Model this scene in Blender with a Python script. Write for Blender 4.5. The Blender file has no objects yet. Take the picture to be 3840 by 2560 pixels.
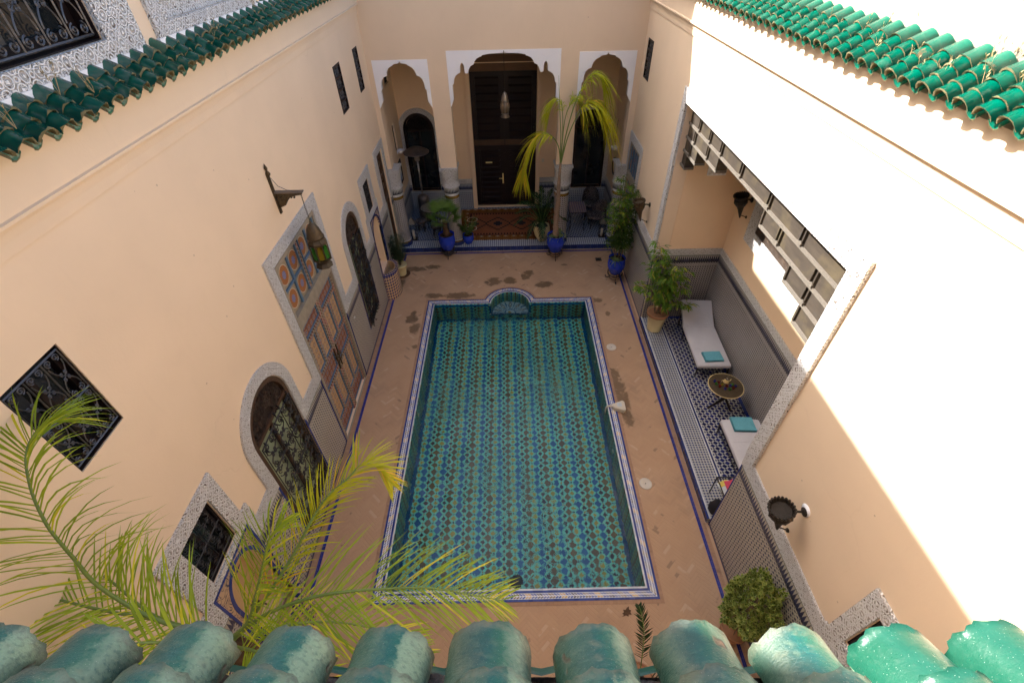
import bpy, math, random
import numpy as np
from mathutils import Vector, Matrix
from mathutils.geometry import tessellate_polygon
# Everything below is written in a working unit of 0.7 m; the last step scales the whole scene to metres.
KM = 0.7
PI = math.pi
random.seed(11)
R = random.uniform
COL = bpy.context.scene.collection

# ------------------------------------------------------------------ mesh builder
class MB:
    def __init__(s): s.v = []; s.f = []; s.m = []; s.sm = []; s.uvd = {}
    def pts(s, P):
        b = len(s.v); s.v.extend([tuple(p) for p in P]); return b
    def face(s, idx, m=0, sm=False): s.f.append(tuple(idx)); s.m.append(m); s.sm.append(sm)
    def quv(s, P, uvs, m=0, sm=False):
        b = s.pts(P); s.uvd[len(s.f)] = uvs; s.face(range(b, b+len(P)), m, sm)
    def poly(s, P, m=0):
        b = s.pts(P); s.face(range(b, b+len(P)), m)
    def box(s, x0, x1, y0, y1, z0, z1, m=0):
        if x0 > x1: x0, x1 = x1, x0
        if y0 > y1: y0, y1 = y1, y0
        if z0 > z1: z0, z1 = z1, z0
        b = s.pts([(x0,y0,z0),(x1,y0,z0),(x1,y1,z0),(x0,y1,z0),(x0,y0,z1),(x1,y0,z1),(x1,y1,z1),(x0,y1,z1)])
        for q in ((0,3,2,1),(4,5,6,7),(0,1,5,4),(1,2,6,5),(2,3,7,6),(3,0,4,7)): s.face([b+i for i in q], m)
        return s
    def obox(s, c, ax, ay, az, sx, sy, sz, m=0):
        c = Vector(c); ax = Vector(ax).normalized()*sx/2; ay = Vector(ay).normalized()*sy/2; az = Vector(az).normalized()*sz/2
        P = [c+ax*i+ay*j+az*k for k in (-1,1) for i, j in ((-1,-1),(1,-1),(1,1),(-1,1))]
        b = s.pts(P)
        for q in ((0,3,2,1),(4,5,6,7),(0,1,5,4),(1,2,6,5),(2,3,7,6),(3,0,4,7)): s.face([b+i for i in q], m)
    def plate(s, fn, d0, d1, outer, holes=(), m=0, back=True, sides=True):
        """flat plate: 2D loops mapped by fn(a, d, b); d0 front, d1 back"""
        loops = [outer] + list(holes)
        tri = tessellate_polygon([[Vector((p[0], p[1], 0)) for p in l] for l in loops])
        flat = [p for l in loops for p in l]
        b0 = s.pts([fn(p[0], d0, p[1]) for p in flat])
        for t in tri: s.face([b0+i for i in t], m)
        if d1 is None: return
        b1 = s.pts([fn(p[0], d1, p[1]) for p in flat])
        if back:
            for t in tri: s.face([b1+i for i in reversed(t)], m)
        if sides:
            o = 0
            for l in loops:
                n = len(l)
                for i in range(n):
                    j = (i+1) % n
                    s.face((b0+o+i, b0+o+j, b1+o+j, b1+o+i), m)
                o += n
    def tube(s, path, r, n=6, m=0, caps=True, flat=1.0):
        path = [Vector(p) for p in path]; k = len(path)
        rr = r if isinstance(r, (list, tuple)) else [r]*k
        up = Vector((0,0,1)); rings = []
        prev = None
        for i, p in enumerate(path):
            t = (path[min(i+1,k-1)] - path[max(i-1,0)])
            if t.length < 1e-9: t = Vector((0,0,1))
            t.normalize()
            if prev is None:
                a = t.cross(up)
                if a.length < .05: a = t.cross(Vector((1,0,0)))
            else:
                a = prev - t*prev.dot(t)
                if a.length < 1e-6: a = t.cross(up)
            a.normalize(); prev = a; b = t.cross(a)
            rings.append(s.pts([p + a*math.cos(2*PI*j/n)*rr[i] + b*math.sin(2*PI*j/n)*rr[i]*flat for j in range(n)]))
        for i in range(k-1):
            for j in range(n):
                s.face((rings[i]+j, rings[i]+(j+1)%n, rings[i+1]+(j+1)%n, rings[i+1]+j), m, n > 4)
        if caps:
            s.face([rings[0]+j for j in reversed(range(n))], m); s.face([rings[-1]+j for j in range(n)], m)
        return s
    def lathe(s, prof, c=(0,0,0), n=24, m=0, sm=True, ax=None, fn=None):
        cx, cy, cz = c; rings = []
        for r, z in prof:
            P = []
            for j in range(n):
                a = 2*PI*j/n; q = r if fn is None else fn(r, z, a)
                p = Vector((q*math.cos(a), q*math.sin(a), z))
                if ax is not None: p = ax @ p
                P.append((cx+p.x, cy+p.y, cz+p.z))
            rings.append(s.pts(P))
        for i in range(len(prof)-1):
            for j in range(n):
                s.face((rings[i]+j, rings[i]+(j+1)%n, rings[i+1]+(j+1)%n, rings[i+1]+j), m, sm)
        if prof[0][0] > 1e-4: s.face([rings[0]+j for j in reversed(range(n))], m)
        if prof[-1][0] > 1e-4: s.face([rings[-1]+j for j in range(n)], m)
        return s
    def ball(s, c, r, n=10, m=0, sz=1.0, k=6):
        return s.lathe([(max(1e-4, r*math.sin(PI*i/k)), -r*sz*math.cos(PI*i/k)) for i in range(k+1)], c, n, m)

def wpos(o):
    p = Vector((0,0,0))
    while o is not None: p += Vector(o.location); o = o.parent
    return p

def obj(name, mb, mats, parent=None, label=None, origin=None):
    me = bpy.data.meshes.new(name)
    off = Vector(origin) if origin is not None else wpos(parent)
    V = np.array(mb.v, dtype=float).reshape(-1, 3)
    me.from_pydata([tuple(p) for p in (V - np.array(off))], [], mb.f)
    if not isinstance(mats, (list, tuple)): mats = [mats]
    for m in mats: me.materials.append(m)
    me.polygons.foreach_set('material_index', mb.m); me.polygons.foreach_set('use_smooth', mb.sm)
    # box-projected UV in working units, world axes
    me.update()
    uv = me.uv_layers.new(name='UVMap')
    buf = np.zeros(len(me.loops)*2)
    li = 0
    nrm = np.zeros(len(me.polygons)*3); me.polygons.foreach_get('normal', nrm); nrm = np.abs(nrm.reshape(-1, 3))
    for fi, f in enumerate(mb.f):
        if fi in mb.uvd:
            for q in mb.uvd[fi]: buf[li] = q[0]; buf[li+1] = q[1]; li += 2
            continue
        nx, ny, nz = nrm[fi]
        if nz >= nx and nz >= ny: a, b = 0, 1
        elif nx >= ny: a, b = 1, 2
        else: a, b = 0, 2
        for vi in f:
            buf[li] = V[vi, a]; buf[li+1] = V[vi, b]; li += 2
    uv.data.foreach_set('uv', buf)
    o = bpy.data.objects.new(name, me); COL.objects.link(o)
    if parent is not None: o.parent = parent
    if origin is not None:
        o.location = off - wpos(parent) if parent is not None else off
    if label: o['label'] = label
    return o

def thing(name, label, cat, loc=(0,0,0), group=None):
    o = bpy.data.objects.new(name, None); COL.objects.link(o); o.location = loc
    o.empty_display_size = .2
    o['label'] = label; o['category'] = cat
    if group: o['group'] = group
    return o
def tag(o, label=None, cat=None, group=None, kind=None):
    if label: o['label'] = label
    if cat: o['category'] = cat
    if group: o['group'] = group
    if kind: o['kind'] = kind
    return o
def copy_tree(o, parent=None):
    c = o.copy(); COL.objects.link(c); c.parent = parent
    for ch in [x for x in o.children]: copy_tree(ch, c)
    return c

# ------------------------------------------------------------------ material expressions
class T:
    def __init__(s, name):
        s.mat = bpy.data.materials.new(name); s.mat.use_nodes = True
        s.nt = s.mat.node_tree; s.nt.nodes.clear()
        s.out = s.nt.nodes.new('ShaderNodeOutputMaterial')
        s.b = s.nt.nodes.new('ShaderNodeBsdfPrincipled'); s.nt.links.new(s.b.outputs[0], s.out.inputs[0])
        s._uv = None
    def node(s, t, **k):
        n = s.nt.nodes.new(t)
        for a, v in k.items(): setattr(n, a, v)
        return n
    def put(s, val, sock):
        if isinstance(val, E): s.nt.links.new(val.o, sock)
        elif isinstance(val, bpy.types.NodeSocket): s.nt.links.new(val, sock)
        else:
            if isinstance(val, (tuple, list)):
                val = tuple(val)
                if len(sock.default_value) == 4 and len(val) == 3: val = val+(1,)
            sock.default_value = val
    def m(s, op, a, b=None, c=None):
        n = s.node('ShaderNodeMath', operation=op)
        s.put(a, n.inputs[0])
        if b is not None: s.put(b, n.inputs[1])
        if c is not None: s.put(c, n.inputs[2])
        return E(s, n.outputs[0])
    def vec(s, x, y, z=0.0):
        n = s.node('ShaderNodeCombineXYZ'); s.put(x, n.inputs[0]); s.put(y, n.inputs[1]); s.put(z, n.inputs[2]); return n.outputs[0]
    def uv(s):
        if s._uv is None:
            n = s.node('ShaderNodeUVMap'); n.uv_map = 'UVMap'; sp = s.node('ShaderNodeSeparateXYZ')
            s.nt.links.new(n.outputs[0], sp.inputs[0]); s._uv = (E(s, sp.outputs[0]), E(s, sp.outputs[1])); s.uvv = n.outputs[0]
        return s._uv
    def obv(s):
        """object coordinates in working units"""
        if not hasattr(s, '_ob'):
            n = s.node('ShaderNodeTexCoord'); v = s.node('ShaderNodeVectorMath', operation='SCALE'); v.inputs[3].default_value = 1/KM
            s.nt.links.new(n.outputs['Object'], v.inputs[0]); s._ob = v.outputs[0]
        return s._ob
    def rnd(s):
        n = s.node('ShaderNodeObjectInfo'); return E(s, n.outputs['Random'])
    def noise(s, scale, detail=3, vec=None, rough=.55, dist=0, col=False):
        n = s.node('ShaderNodeTexNoise'); n.inputs['Scale'].default_value = scale; n.inputs['Detail'].default_value = detail
        n.inputs['Roughness'].default_value = rough; n.inputs['Distortion'].default_value = dist
        s.put(vec if vec is not None else s.obv(), n.inputs['Vector']); return E(s, n.outputs[1 if col else 0])
    def vor(s, scale, vec=None, feature='F1', out=0, rnd=1.0, metric='EUCLIDEAN'):
        n = s.node('ShaderNodeTexVoronoi', feature=feature); n.inputs['Scale'].default_value = scale; n.inputs['Randomness'].default_value = rnd
        if feature != 'DISTANCE_TO_EDGE': n.distance = metric
        s.put(vec if vec is not None else s.obv(), n.inputs['Vector']); return E(s, n.outputs[out])
    def white(s, x, y):
        n = s.node('ShaderNodeTexWhiteNoise', noise_dimensions='2D'); s.put(s.vec(x, y), n.inputs['Vector']); return E(s, n.outputs[0])
    def ramp(s, f, stops, const=False):
        n = s.node('ShaderNodeValToRGB'); s.put(f, n.inputs[0]); cr = n.color_ramp
        if const: cr.interpolation = 'CONSTANT'
        while len(cr.elements) < len(stops): cr.elements.new(.5)
        for e, (p, c) in zip(cr.elements, stops): e.position = p; e.color = tuple(c)+(1,) if len(c) == 3 else c
        return E(s, n.outputs[0])
    def mix(s, f, a, b, mode='MIX'):
        n = s.node('ShaderNodeMix', data_type='RGBA', blend_type=mode)
        s.put(f, n.inputs[0]); s.put(a, n.inputs[6]); s.put(b, n.inputs[7]); return E(s, n.outputs[2])
    def step(s, f, e=.02):
        """smooth 0..1 as f crosses 0"""
        n = s.node('ShaderNodeMapRange', interpolation_type='SMOOTHSTEP')
        s.put(f, n.inputs[0]); n.inputs[1].default_value = -e; n.inputs[2].default_value = e; return E(s, n.outputs[0])
    def bump(s, h, dist=.01, strength=1.0):
        n = s.node('ShaderNodeBump'); n.inputs['Strength'].default_value = strength; n.inputs['Distance'].default_value = dist*KM
        s.put(h, n.inputs['Height']); s.nt.links.new(n.outputs[0], s.b.inputs['Normal']); return s
    def set(s, col=None, rough=None, metal=None, spec=None, **k):
        if col is not None: s.put(col, s.b.inputs['Base Color'])
        if rough is not None: s.put(rough, s.b.inputs['Roughness'])
        if metal is not None: s.put(metal, s.b.inputs['Metallic'])
        if spec is not None: s.put(spec, s.b.inputs['Specular IOR Level'])
        for a, v in k.items(): s.put(v, s.b.inputs[a.replace('_', ' ')])
        return s.mat
class E:
    def __init__(s, t, o): s.t = t; s.o = o
    def __add__(s, b): return s.t.m('ADD', s, b)
    __radd__ = __add__
    def __sub__(s, b): return s.t.m('SUBTRACT', s, b)
    def __rsub__(s, b): return s.t.m('SUBTRACT', b, s)
    def __mul__(s, b): return s.t.m('MULTIPLY', s, b)
    __rmul__ = __mul__
    def __truediv__(s, b): return s.t.m('DIVIDE', s, b)
    def fr(s): return s.t.m('FRACT', s)
    def fl(s): return s.t.m('FLOOR', s)
    def ab(s): return s.t.m('ABSOLUTE', s)
    def lt(s, b): return s.t.m('LESS_THAN', s, b)
    def gt(s, b): return s.t.m('GREATER_THAN', s, b)
    def mx(s, b): return s.t.m('MAXIMUM', s, b)
    def mn(s, b): return s.t.m('MINIMUM', s, b)
    def mod(s, b): return s.t.m('FLOORED_MODULO', s, b)
    def sin(s): return s.t.m('SINE', s)
    def sq(s): return s.t.m('SQRT', s)
    def inv(s): return 1.0 - s
    def cl(s): n = s.t.m('ADD', s, 0.0); n.o.node.use_clamp = True; return n

NAVY = (.012,.016,.055); BLUE = (.02,.045,.28); CREAM = (.50,.46,.38); WHITE = (.62,.62,.60)

def simple(name, col, rough=.5, metal=0, nscale=6, var=.25, bump=0, spec=.5):
    t = T(name); n = t.noise(nscale, 4)
    c2 = tuple(c*(1-var) for c in col); c1 = tuple(min(1, c*(1+var)) for c in col)
    c = t.mix(n, c2, c1)
    if bump: t.bump(t.noise(nscale*4, 4), bump)
    return t.set(c, rough, metal, spec)

def plaster(name, col, stain=.12):
    t = T(name)
    a = t.noise(.6, 3); b = t.noise(3.5, 4); c = t.noise(40, 3)
    base = t.mix(a, tuple(x*.88 for x in col), tuple(min(1, x*1.07) for x in col))
    base = t.mix((b-.55).cl()*stain*4, base, tuple(x*.8 for x in col))
    # a few fine drips and specks
    sp = t.vor(2.6, out=0).lt(.035)
    base = t.mix(sp*.35, base, (.12,.06,.03))
    u, v = t.uv()
    dr = t.noise(1.0, 4, t.vec(u*9.0, v*.7)); base = t.mix(((dr-.63)*2.2).cl()*.45, base, tuple(x*.78 for x in col))
    wv = t.noise(1.7, 4, P := t.obv(), col=True); n_ = t.node('ShaderNodeMix', data_type='VECTOR'); n_.inputs[0].default_value = .35; t.put(P, n_.inputs[4]); t.put(wv, n_.inputs[5])
    ck = t.vor(.42, n_.outputs[1], 'DISTANCE_TO_EDGE').lt(.0022)*((t.noise(.45, 2)-.54)*12).cl(); base = t.mix(ck*.04, base, tuple(x*.45 for x in col))
    t.bump(c*.25+b*1.0+a*1.5-ck*.4, .006, .7)
    return t.set(base, .88, 0, .25)

PEACH = (.80,.635,.46)
M = {}
M['wall'] = plaster('peach_plaster', PEACH)
M['wall_in'] = plaster('inner_plaster', (.84,.63,.42))
M['cream_wall'] = plaster('cream_plaster', (.33,.295,.235))
M['white_plaster'] = plaster('white_plaster', (.90,.90,.92), .02)

def stucco(name, c=.12, grime=.2):
    """carved plaster: interlaced circles and buds, mirrored tile by tile"""
    t = T(name); u, v = t.uv(); P = t.vec(u, v)
    w = t.noise(7, 2, P); w2 = t.noise(8.3, 2, t.vec(v+3.0, u))
    a = (((u+(w-.5)*.045)/c).fr()-.5).ab(); b = (((v+(w2-.5)*.045)/c).fr()-.5).ab()
    def circ(x, y, r):
        p = a-x; q = b-y; return ((p*p+q*q).sq()-r).ab()
    d = circ(0, 0, .27).mn(circ(.5, .5, .27)).mn(circ(.5, 0, .13)).mn(circ(0, .5, .13))
    lace = ((t.vor(2.6/c, P, 'DISTANCE_TO_EDGE', rnd=.9))-.06).ab(); d = d.mn(lace*.9+.012)
    bud = (a*a+b*b).sq()-.10; bud2 = ((a-.5)*(a-.5)+(b-.5)*(b-.5)).sq()-.09
    hi = t.step(.050-d, .030).mx(t.step(0.0-bud, .03)).mx(t.step(0.0-bud2, .03))
    fine = t.noise(60, 2, P)
    col = t.mix(hi, t.mix(fine, (.42,.38,.33), (.56,.52,.47)), t.mix(fine, (.84,.83,.82), (.90,.90,.89)))  # recesses coloured darker to paint in the shade of the carving
    col = t.mix(((t.noise(2.5, 3, P)-.58)*2.5).cl()*grime, col, (.40,.33,.25))
    deep = hi.lt(.04)*((t.vor(1.5/c, P).lt(.42))); col = t.mix(deep*.8, col, (.10,.075,.055))  # small dark specks painted as shadows in the deepest recesses
    t.bump(hi+fine*.25-deep*.8, .035, .9)
    return t.set(col, .85, 0, .2)
M['stucco'] = stucco('carved_stucco', .115)
M['stucco_big'] = stucco('carved_stucco_large', .165)

def dado(name, cell=.072, dark=NAVY, light=CREAM, bands=True, top=2.12, aspect=1.0):
    t = T(name); u, v = t.uv()
    w = t.noise(14, 2, t.vec(u, v))
    a = ((u/cell + (w-.5)*.15).fr()-.5); b = ((v/(cell*aspect)).fr()-.5)
    # interlocking dark lozenges with skewed tails, like cut mosaic
    s1 = (a+b*.35).ab()+(b-a*.35).ab()
    body = t.step(.40-s1, .035)
    a2 = ((u/cell+.5).fr()-.5); b2 = ((v/(cell*aspect)+.5).fr()-.5)
    dot = t.step(.17-(a2.ab()+b2.ab()), .03)
    k = body.mx(dot)
    var = t.noise(1.3, 3, t.vec(u, v))
    lt_ = t.mix(var, tuple(x*.75 for x in light), tuple(min(1, x*1.1) for x in light))
    rn = t.white((u/cell).fl(), (v/cell).fl())
    dk = t.mix(rn, tuple(x*.6 for x in dark), tuple(x*1.8 for x in dark))
    col = t.mix(k, lt_, dk)
    if bands:
        base = v.lt(.075); col = t.mix(base, col, t.mix(((u/.11).fr()).lt(.04), (.012,.018,.10), (.1,.1,.1)))
        # crenellated row under the frieze
        inb = v.gt(top-.20)
        row = ((v-(top-.20))/.155)
        tri = t.step(.5*(1.0-row)+.1-((u/.055).fr()-.5).ab(), .04)
        band = t.mix(tri, lt_, dk)
        col = t.mix(inb, col, band)
        line = (v-(top-.215)).ab().lt(.012); col = t.mix(line, col, (.02,.02,.03))
        line = (v-(top-.30)).ab().lt(.010); col = t.mix(line, col, lt_)
        line = v.gt(top-.022); col = t.mix(line, col, (.04,.10,.07))
    rough = .28
    t.bump(k*.6+t.noise(60, 2, t.vec(u, v))*.6, .002, .5)
    return t.set(col, rough, 0, .4)
M['dado'] = dado('zellige_dado')
M['dado_in'] = dado('zellige_dado_portico', .056, (.012,.018,.06), (.48,.50,.52), top=1.32)
M['bluetrim'] = simple('blue_glazed_trim', (.02,.04,.20), .2, var=.5, nscale=9)

def checker(name, cell, dark, light, border=None):
    t = T(name); u, v = t.uv()
    a = ((u/cell).fr()-.5).ab(); b = ((v/cell).fr()-.5).ab()
    k = t.step(.43-(a+b), .03)
    rn = t.white((u/cell).fl(), (v/cell).fl())
    col = t.mix(k, light, t.mix(rn, tuple(x*.6 for x in dark), tuple(x*1.6 for x in dark)))
    t.bump(t.noise(50, 2, t.vec(u, v)), .002, .4)
    return t.set(col, .3, 0, .4)
M['check'] = checker('checker_zellige', .062, (.02,.03,.11), (.40,.41,.40))
M['check_port'] = checker('checker_zellige_portico', .075, (.012,.035,.12), (.50,.54,.58))

def lattice(name, cx, cy, dark, light, w=.16):
    """dark blocks framed by pale interlaced bars"""
    t = T(name); u, v = t.uv()
    n = t.noise(5, 2, t.vec(u, v))
    p = (u/cx + v/cy); q = (u/cx - v/cy)
    a = (p.fr()-.5).ab(); b = (q.fr()-.5).ab()
    blk = t.step((.5-w) - a.mx(b), .02)
    # broken bars: pale only on middle part of each side
    bar = t.step(.33 - a.mn(b), .03)
    rn = t.white(p.fl(), q.fl())
    dk = t.mix(rn, tuple(x*.6 for x in dark), tuple(x*1.7 for x in dark))
    col = t.mix(blk, t.mix(bar, tuple(x*.8 for x in dark), light), dk)
    return t.set(col, .22, 0, .45)
M['alcove_floor'] = lattice('lattice_zellige', .17, .15, (.012,.016,.085), (.42,.42,.40))
M['port_floor'] = lattice('lattice_zellige_portico', .125, .125, (.01,.03,.11), (.42,.47,.52), .17)

def paving():
    t = T('herringbone_brick'); u, v = t.uv()
    s = .062; L = 4
    x = (u+v)*.7071/s + 400.0; y = (v-u)*.7071/s + 400.0
    i = x.fl(); j = y.fl(); fx = x.fr(); fy = y.fr()
    m_ = (i-j).mod(2*L)
    hz = m_.lt(L-.5)
    uh = (m_+fx)/L; vh = fy
    mv = 2*L-1.0-m_
    uvv = (mv+fy)/L; vv = fx
    idx = t.mix(hz, t.vec(i, j-mv), t.vec(i-m_, j))
    # pick coordinates
    along = hz*uh + hz.inv()*uvv; across = hz*vh + hz.inv()*vv
    wn = t.node('ShaderNodeTexWhiteNoise', noise_dimensions='2D'); t.nt.links.new(idx.o, wn.inputs['Vector']); r = E(t, wn.outputs[0])
    edge = (.5-(across-.5).ab()).mn((.5-(along-.5).ab())*L)
    grout = t.step(edge-.07, .06).inv()
    P = t.vec(u, v)
    big = t.noise(.55, 3, P); mid = t.noise(3.2, 4, P)
    c = t.mix((big*.6+mid*.4), (.44,.27,.155), (.56,.375,.23))
    c = t.mix(r*.22, c, (.42,.26,.16))
    worn = r.gt(.95)*(mid.gt(.58)); c = t.mix(worn*.55, c, (.19,.13,.09))
    pale = r.lt(.04)*mid.lt(.5); c = t.mix(pale*.25, c, (.66,.52,.40))
    grime = ((t.noise(.9, 5, P)-.50)*4).cl()*((r*1.2+.2).cl()); c = t.mix(grime*.42, c, (.21,.145,.10)); lg = ((t.noise(.5, 2, t.vec(u+7.0, v))-.5)*3).cl(); c = t.mix(lg*.35, c, (.66,.47,.32))
    gc = t.mix(t.noise(2.0, 2, P), (.35,.215,.12), (.56,.40,.26)); c = t.mix(grout*.5, c, gc)
    # wet patches soaking the brick: x, y, rx, ry
    W = [(-3.30,13.62,.42,.15),(-2.68,13.74,.24,.12),(-.56,12.78,.24,.22),(-.02,12.82,.20,.18),(.62,13.27,.16,.15),(.50,13.02,.17,.16),
         (1.08,12.54,.26,.19),(1.86,13.68,.10,.06),(-2.48,12.07,.26,.14),(-1.66,12.05,.46,.16),(-3.0,10.92,.18,.2),(-2.86,10.5,.14,.22),(2.69,11.66,.17,.12),
         (2.66,8.45,.15,.24),(2.68,7.98,.18,.3),(2.71,7.5,.16,.36),(2.74,7.0,.13,.25),(2.9,10.99,.07,.12),(-2.74,9.7,.09,.08),(-3.6,12.8,.1,.2),(-3.0,11.2,.08,.12)]
    wn2 = t.noise(6.5, 5, P, col=False); jag = (r-.5)*.35
    best = None
    for (px, py, rx, ry) in W:
        dx = (u-px)*(1/rx); dy = (v-py)*(1/ry); d = dx*dx+dy*dy
        best = d if best is None else best.mn(d)
    wet = t.step((1.0-best)+(wn2-.5)*3.4+jag*1.6, .55)
    c = t.mix(wet*.72, c, (.11,.066,.03))
    # bricks laid in line next to walls and the pool
    t.bump(grout.inv()*.7+r*.3+t.noise(30, 3, P)*.5, .008, .7)
    rough = (wet*-.45)+.85
    return t.set(c, rough, 0, .3)
M['paving'] = paving()
def brickrow():
    t = T('straight_laid_brick'); u, v = t.uv()
    P = t.vec(u, v); r = t.white((u/.07).fl(), (v/.07).fl())
    g = ((u/.07).fr()-.5).ab().mx(((v/.07).fr()-.5).ab()).gt(.46)
    c = t.mix(t.noise(2.5, 4, P), (.36,.21,.12), (.50,.32,.205)); c = t.mix(r*.4, c, (.30,.17,.10))
    c = t.mix(((t.noise(5, 4, P)-.58)*5).cl()*.6, c, (.12,.085,.06))
    c = t.mix(g*.5, c, (.25,.16,.10)); t.bump(g.inv()+t.noise(40, 3, P)*.5, .006, .6)
    return t.set(c, .85, 0, .3)
M['brickrow'] = brickrow()
def bluetile():
    t = T('cobalt_border_tile'); u, v = t.uv()
    g = ((u/.11).fr()).lt(.06).mx(((v/.11).fr()).lt(.06))
    r = t.white((u/.11).fl(), (v/.11).fl())
    c = t.mix(r, (.008,.012,.16), (.018,.03,.27)); c = t.mix(g*.35, c, (.2,.2,.25))
    c = t.mix(((t.noise(6, 4, t.vec(u, v))-.6)*4).cl()*.35, c, (.12,.12,.18))
    return t.set(c, .3, 0, .45)
M['bluetile'] = bluetile()

def coping():
    """two rows of small lozenges: white ground with blue, gold, black, blue, ochre groups; u runs along (UV.x), v across 0..1"""
    t = T('lozenge_coping'); u, v = t.uv()
    p = u/.0535; q = v*2.0*1.0
    a = (p.fr()-.5).ab(); b = (q.fr()-.5).ab()
    k = t.step(.47-(a+b), .035)
    g = (p/2.0).fl(); gi = g.mod(6.0)
    isblue = (gi.mod(2.0)).lt(.5)
    c = t.mix(isblue, t.ramp(gi/6.0, [(0,(.66,.40,.06)),(.30,(.03,.008,.012)),(.7,(.22,.13,.02))], True), (.02,.06,.33))
    r = t.white(p.fl(), q.fl())
    c = t.mix(r*.35, c, (.45,.47,.5)); col = t.mix(k, t.mix(r, (.62,.65,.69), (.76,.77,.78)), c)
    t.bump(k, .002, .4)
    return t.set(col, .25, 0, .45)
M['coping'] = coping()
def glazed(name, c0, c1, cell=.09, rough=.2):
    t = T(name); u, v = t.uv(); r = t.white((u/cell).fl(), (v/cell).fl())
    g = ((u/cell).fr()).lt(.07).mx(((v/cell).fr()).lt(.07))
    c = t.mix(r, c0, c1); c = t.mix(g*.3, c, (.15,.15,.15)); return t.set(c, rough, 0, .45)
M['cop_blue'] = glazed('coping_blue', (.015,.03,.17), (.035,.065,.28))
M['cop_white'] = glazed('coping_white', (.50,.53,.55), (.66,.68,.68))
M['step_blue'] = glazed('step_nosing_blue', (.012,.022,.10), (.02,.04,.17), .24)

def poolfloor(name, cx, cy, ox, oy, k=1.0):
    t = T(name); u, v = t.uv()
    X = (u-ox)/cx; Y = (v-oy)/cy
    a0 = (X.fr()-.5).ab(); b0 = (Y.fr()-.5).ab()         # large lozenge centred in the cell
    big = t.step(1.0-(a0/.36+b0/.50), .04)
    a1 = ((X+.5).fr()-.5).ab(); b1 = ((Y+.5).fr()-.5).ab()
    mid = t.step(1.0-(a1/.245+b1/.32), .06)
    b2 = (Y.fr()-.5).ab()
    dot = t.step(1.0-(a1/.10+b2/.12), .1)
    col_i = X.fl().mod(2.0); mid_i = (X+.5).fl().mod(2.0)
    r = t.white(X.fl(), Y.fl()); r2 = t.white((X+.5).fl(), (Y+.5).fl())
    def s(c): return tuple(x*k for x in c)
    bigc = t.mix(col_i, t.mix(r, s((.002,.045,.14)), s((.01,.075,.19))), t.mix(r, s((.05,.036,.016)), s((.08,.06,.025))))
    midc = t.mix(mid_i, t.mix(r2, s((.15,.145,.02)), s((.22,.19,.03))), t.mix(r2, s((.008,.008,.02)), s((.03,.018,.02))))
    aq = t.mix(t.noise(3, 3, t.vec(u, v)), s((.05,.26,.22)), s((.10,.36,.30)))
    # thin joint down the middle of the aqua straps
    jt = ((a0/.36+b0/.50)-1.0).ab().lt(.04)
    c = t.mix(jt*.6, aq, s((.01,.04,.06)))
    c = t.mix(dot, c, t.mix(mid_i, s((.01,.01,.03)), s((.16,.11,.02))))
    c = t.mix(mid, c, midc); c = t.mix(big, c, bigc)
    return t.set(c, .35, 0, .3)
M['poolfloor'] = poolfloor('pool_floor_mosaic', .2205, .177, -.04, .0, 2.25)
M['poolwall'] = poolfloor('pool_wall_mosaic', .2205, .19, -.04, .03, 1.4)
M['pool_blue'] = glazed('pool_edge_blue', (.0,.07,.20), (.0,.11,.28), .11)
M['pool_aqua'] = simple('pool_inlet_ring', (.10,.42,.36), .3)
M['dark'] = simple('dark_void', (.012,.010,.010), .8)

def niche_fan():
    t = T('shell_fan_mosaic'); u, v = t.uv()
    x = (u+.04); y = (v-11.62)
    rr = (x*x+y*y).sq()/.60; th = t.m('ARCTAN2', x, y)
    s5 = (th/(PI/5)+.5); cell = (s5.fr()-.5)            # five petals
    d = (cell*rr*1.55).ab()+(rr-.66).ab()*.75
    line = (d-.235).ab().lt(.032); fill = t.step(.235-d, .02)
    c = t.mix(fill, (.36,.52,.56), (.40,.56,.58))
    c = t.mix((d-.135).ab().lt(.035), c, (.20,.12,.02)); c = t.mix(d.lt(.06), c, (.36,.55,.55))
    c = t.mix(line, c, (.005,.07,.20)); c = t.mix(rr.lt(.27), c, (.40,.58,.62)); c = t.mix((rr-.27).ab().lt(.03), c, (.005,.07,.2)); c = t.mix(rr.lt(.1), c, (.3,.22,.03))
    c = t.mix(((cell.ab()-.5).ab()).lt(.06), c, (.005,.09,.22)); c = t.mix(rr.gt(.94), c, (.005,.06,.18))
    return t.set(c, .3, 0, .3)
M['fan'] = niche_fan()

def water():
    t = T('pool_water')
    g = t.node('ShaderNodeBsdfGlass'); g.inputs['IOR'].default_value = 1.33; g.inputs['Roughness'].default_value = 0.0
    g.inputs['Color'].default_value = (.93,.985,.985,1)
    P = t.obv()
    area = ((t.noise(.34, 1, P)-.40)*3.2).cl()
    n1 = t.noise(5.5, 2, P, dist=.8); n2 = t.noise(15, 2, P, dist=1.5); n3 = t.noise(1.6, 1, P)
    h = n3*.9 + n1*.48*(area*.9+.3) + n2*.13*(area+.06)
    b = t.node('ShaderNodeBump'); b.inputs['Strength'].default_value = 1.0; b.inputs['Distance'].default_value = .034
    t.put(h, b.inputs['Height']); t.nt.links.new(b.outputs[0], g.inputs['Normal'])
    t.nt.links.new(g.outputs[0], t.out.inputs[0]); t.nt.nodes.remove(t.b)
    return t.mat
M['water'] = water()

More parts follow.
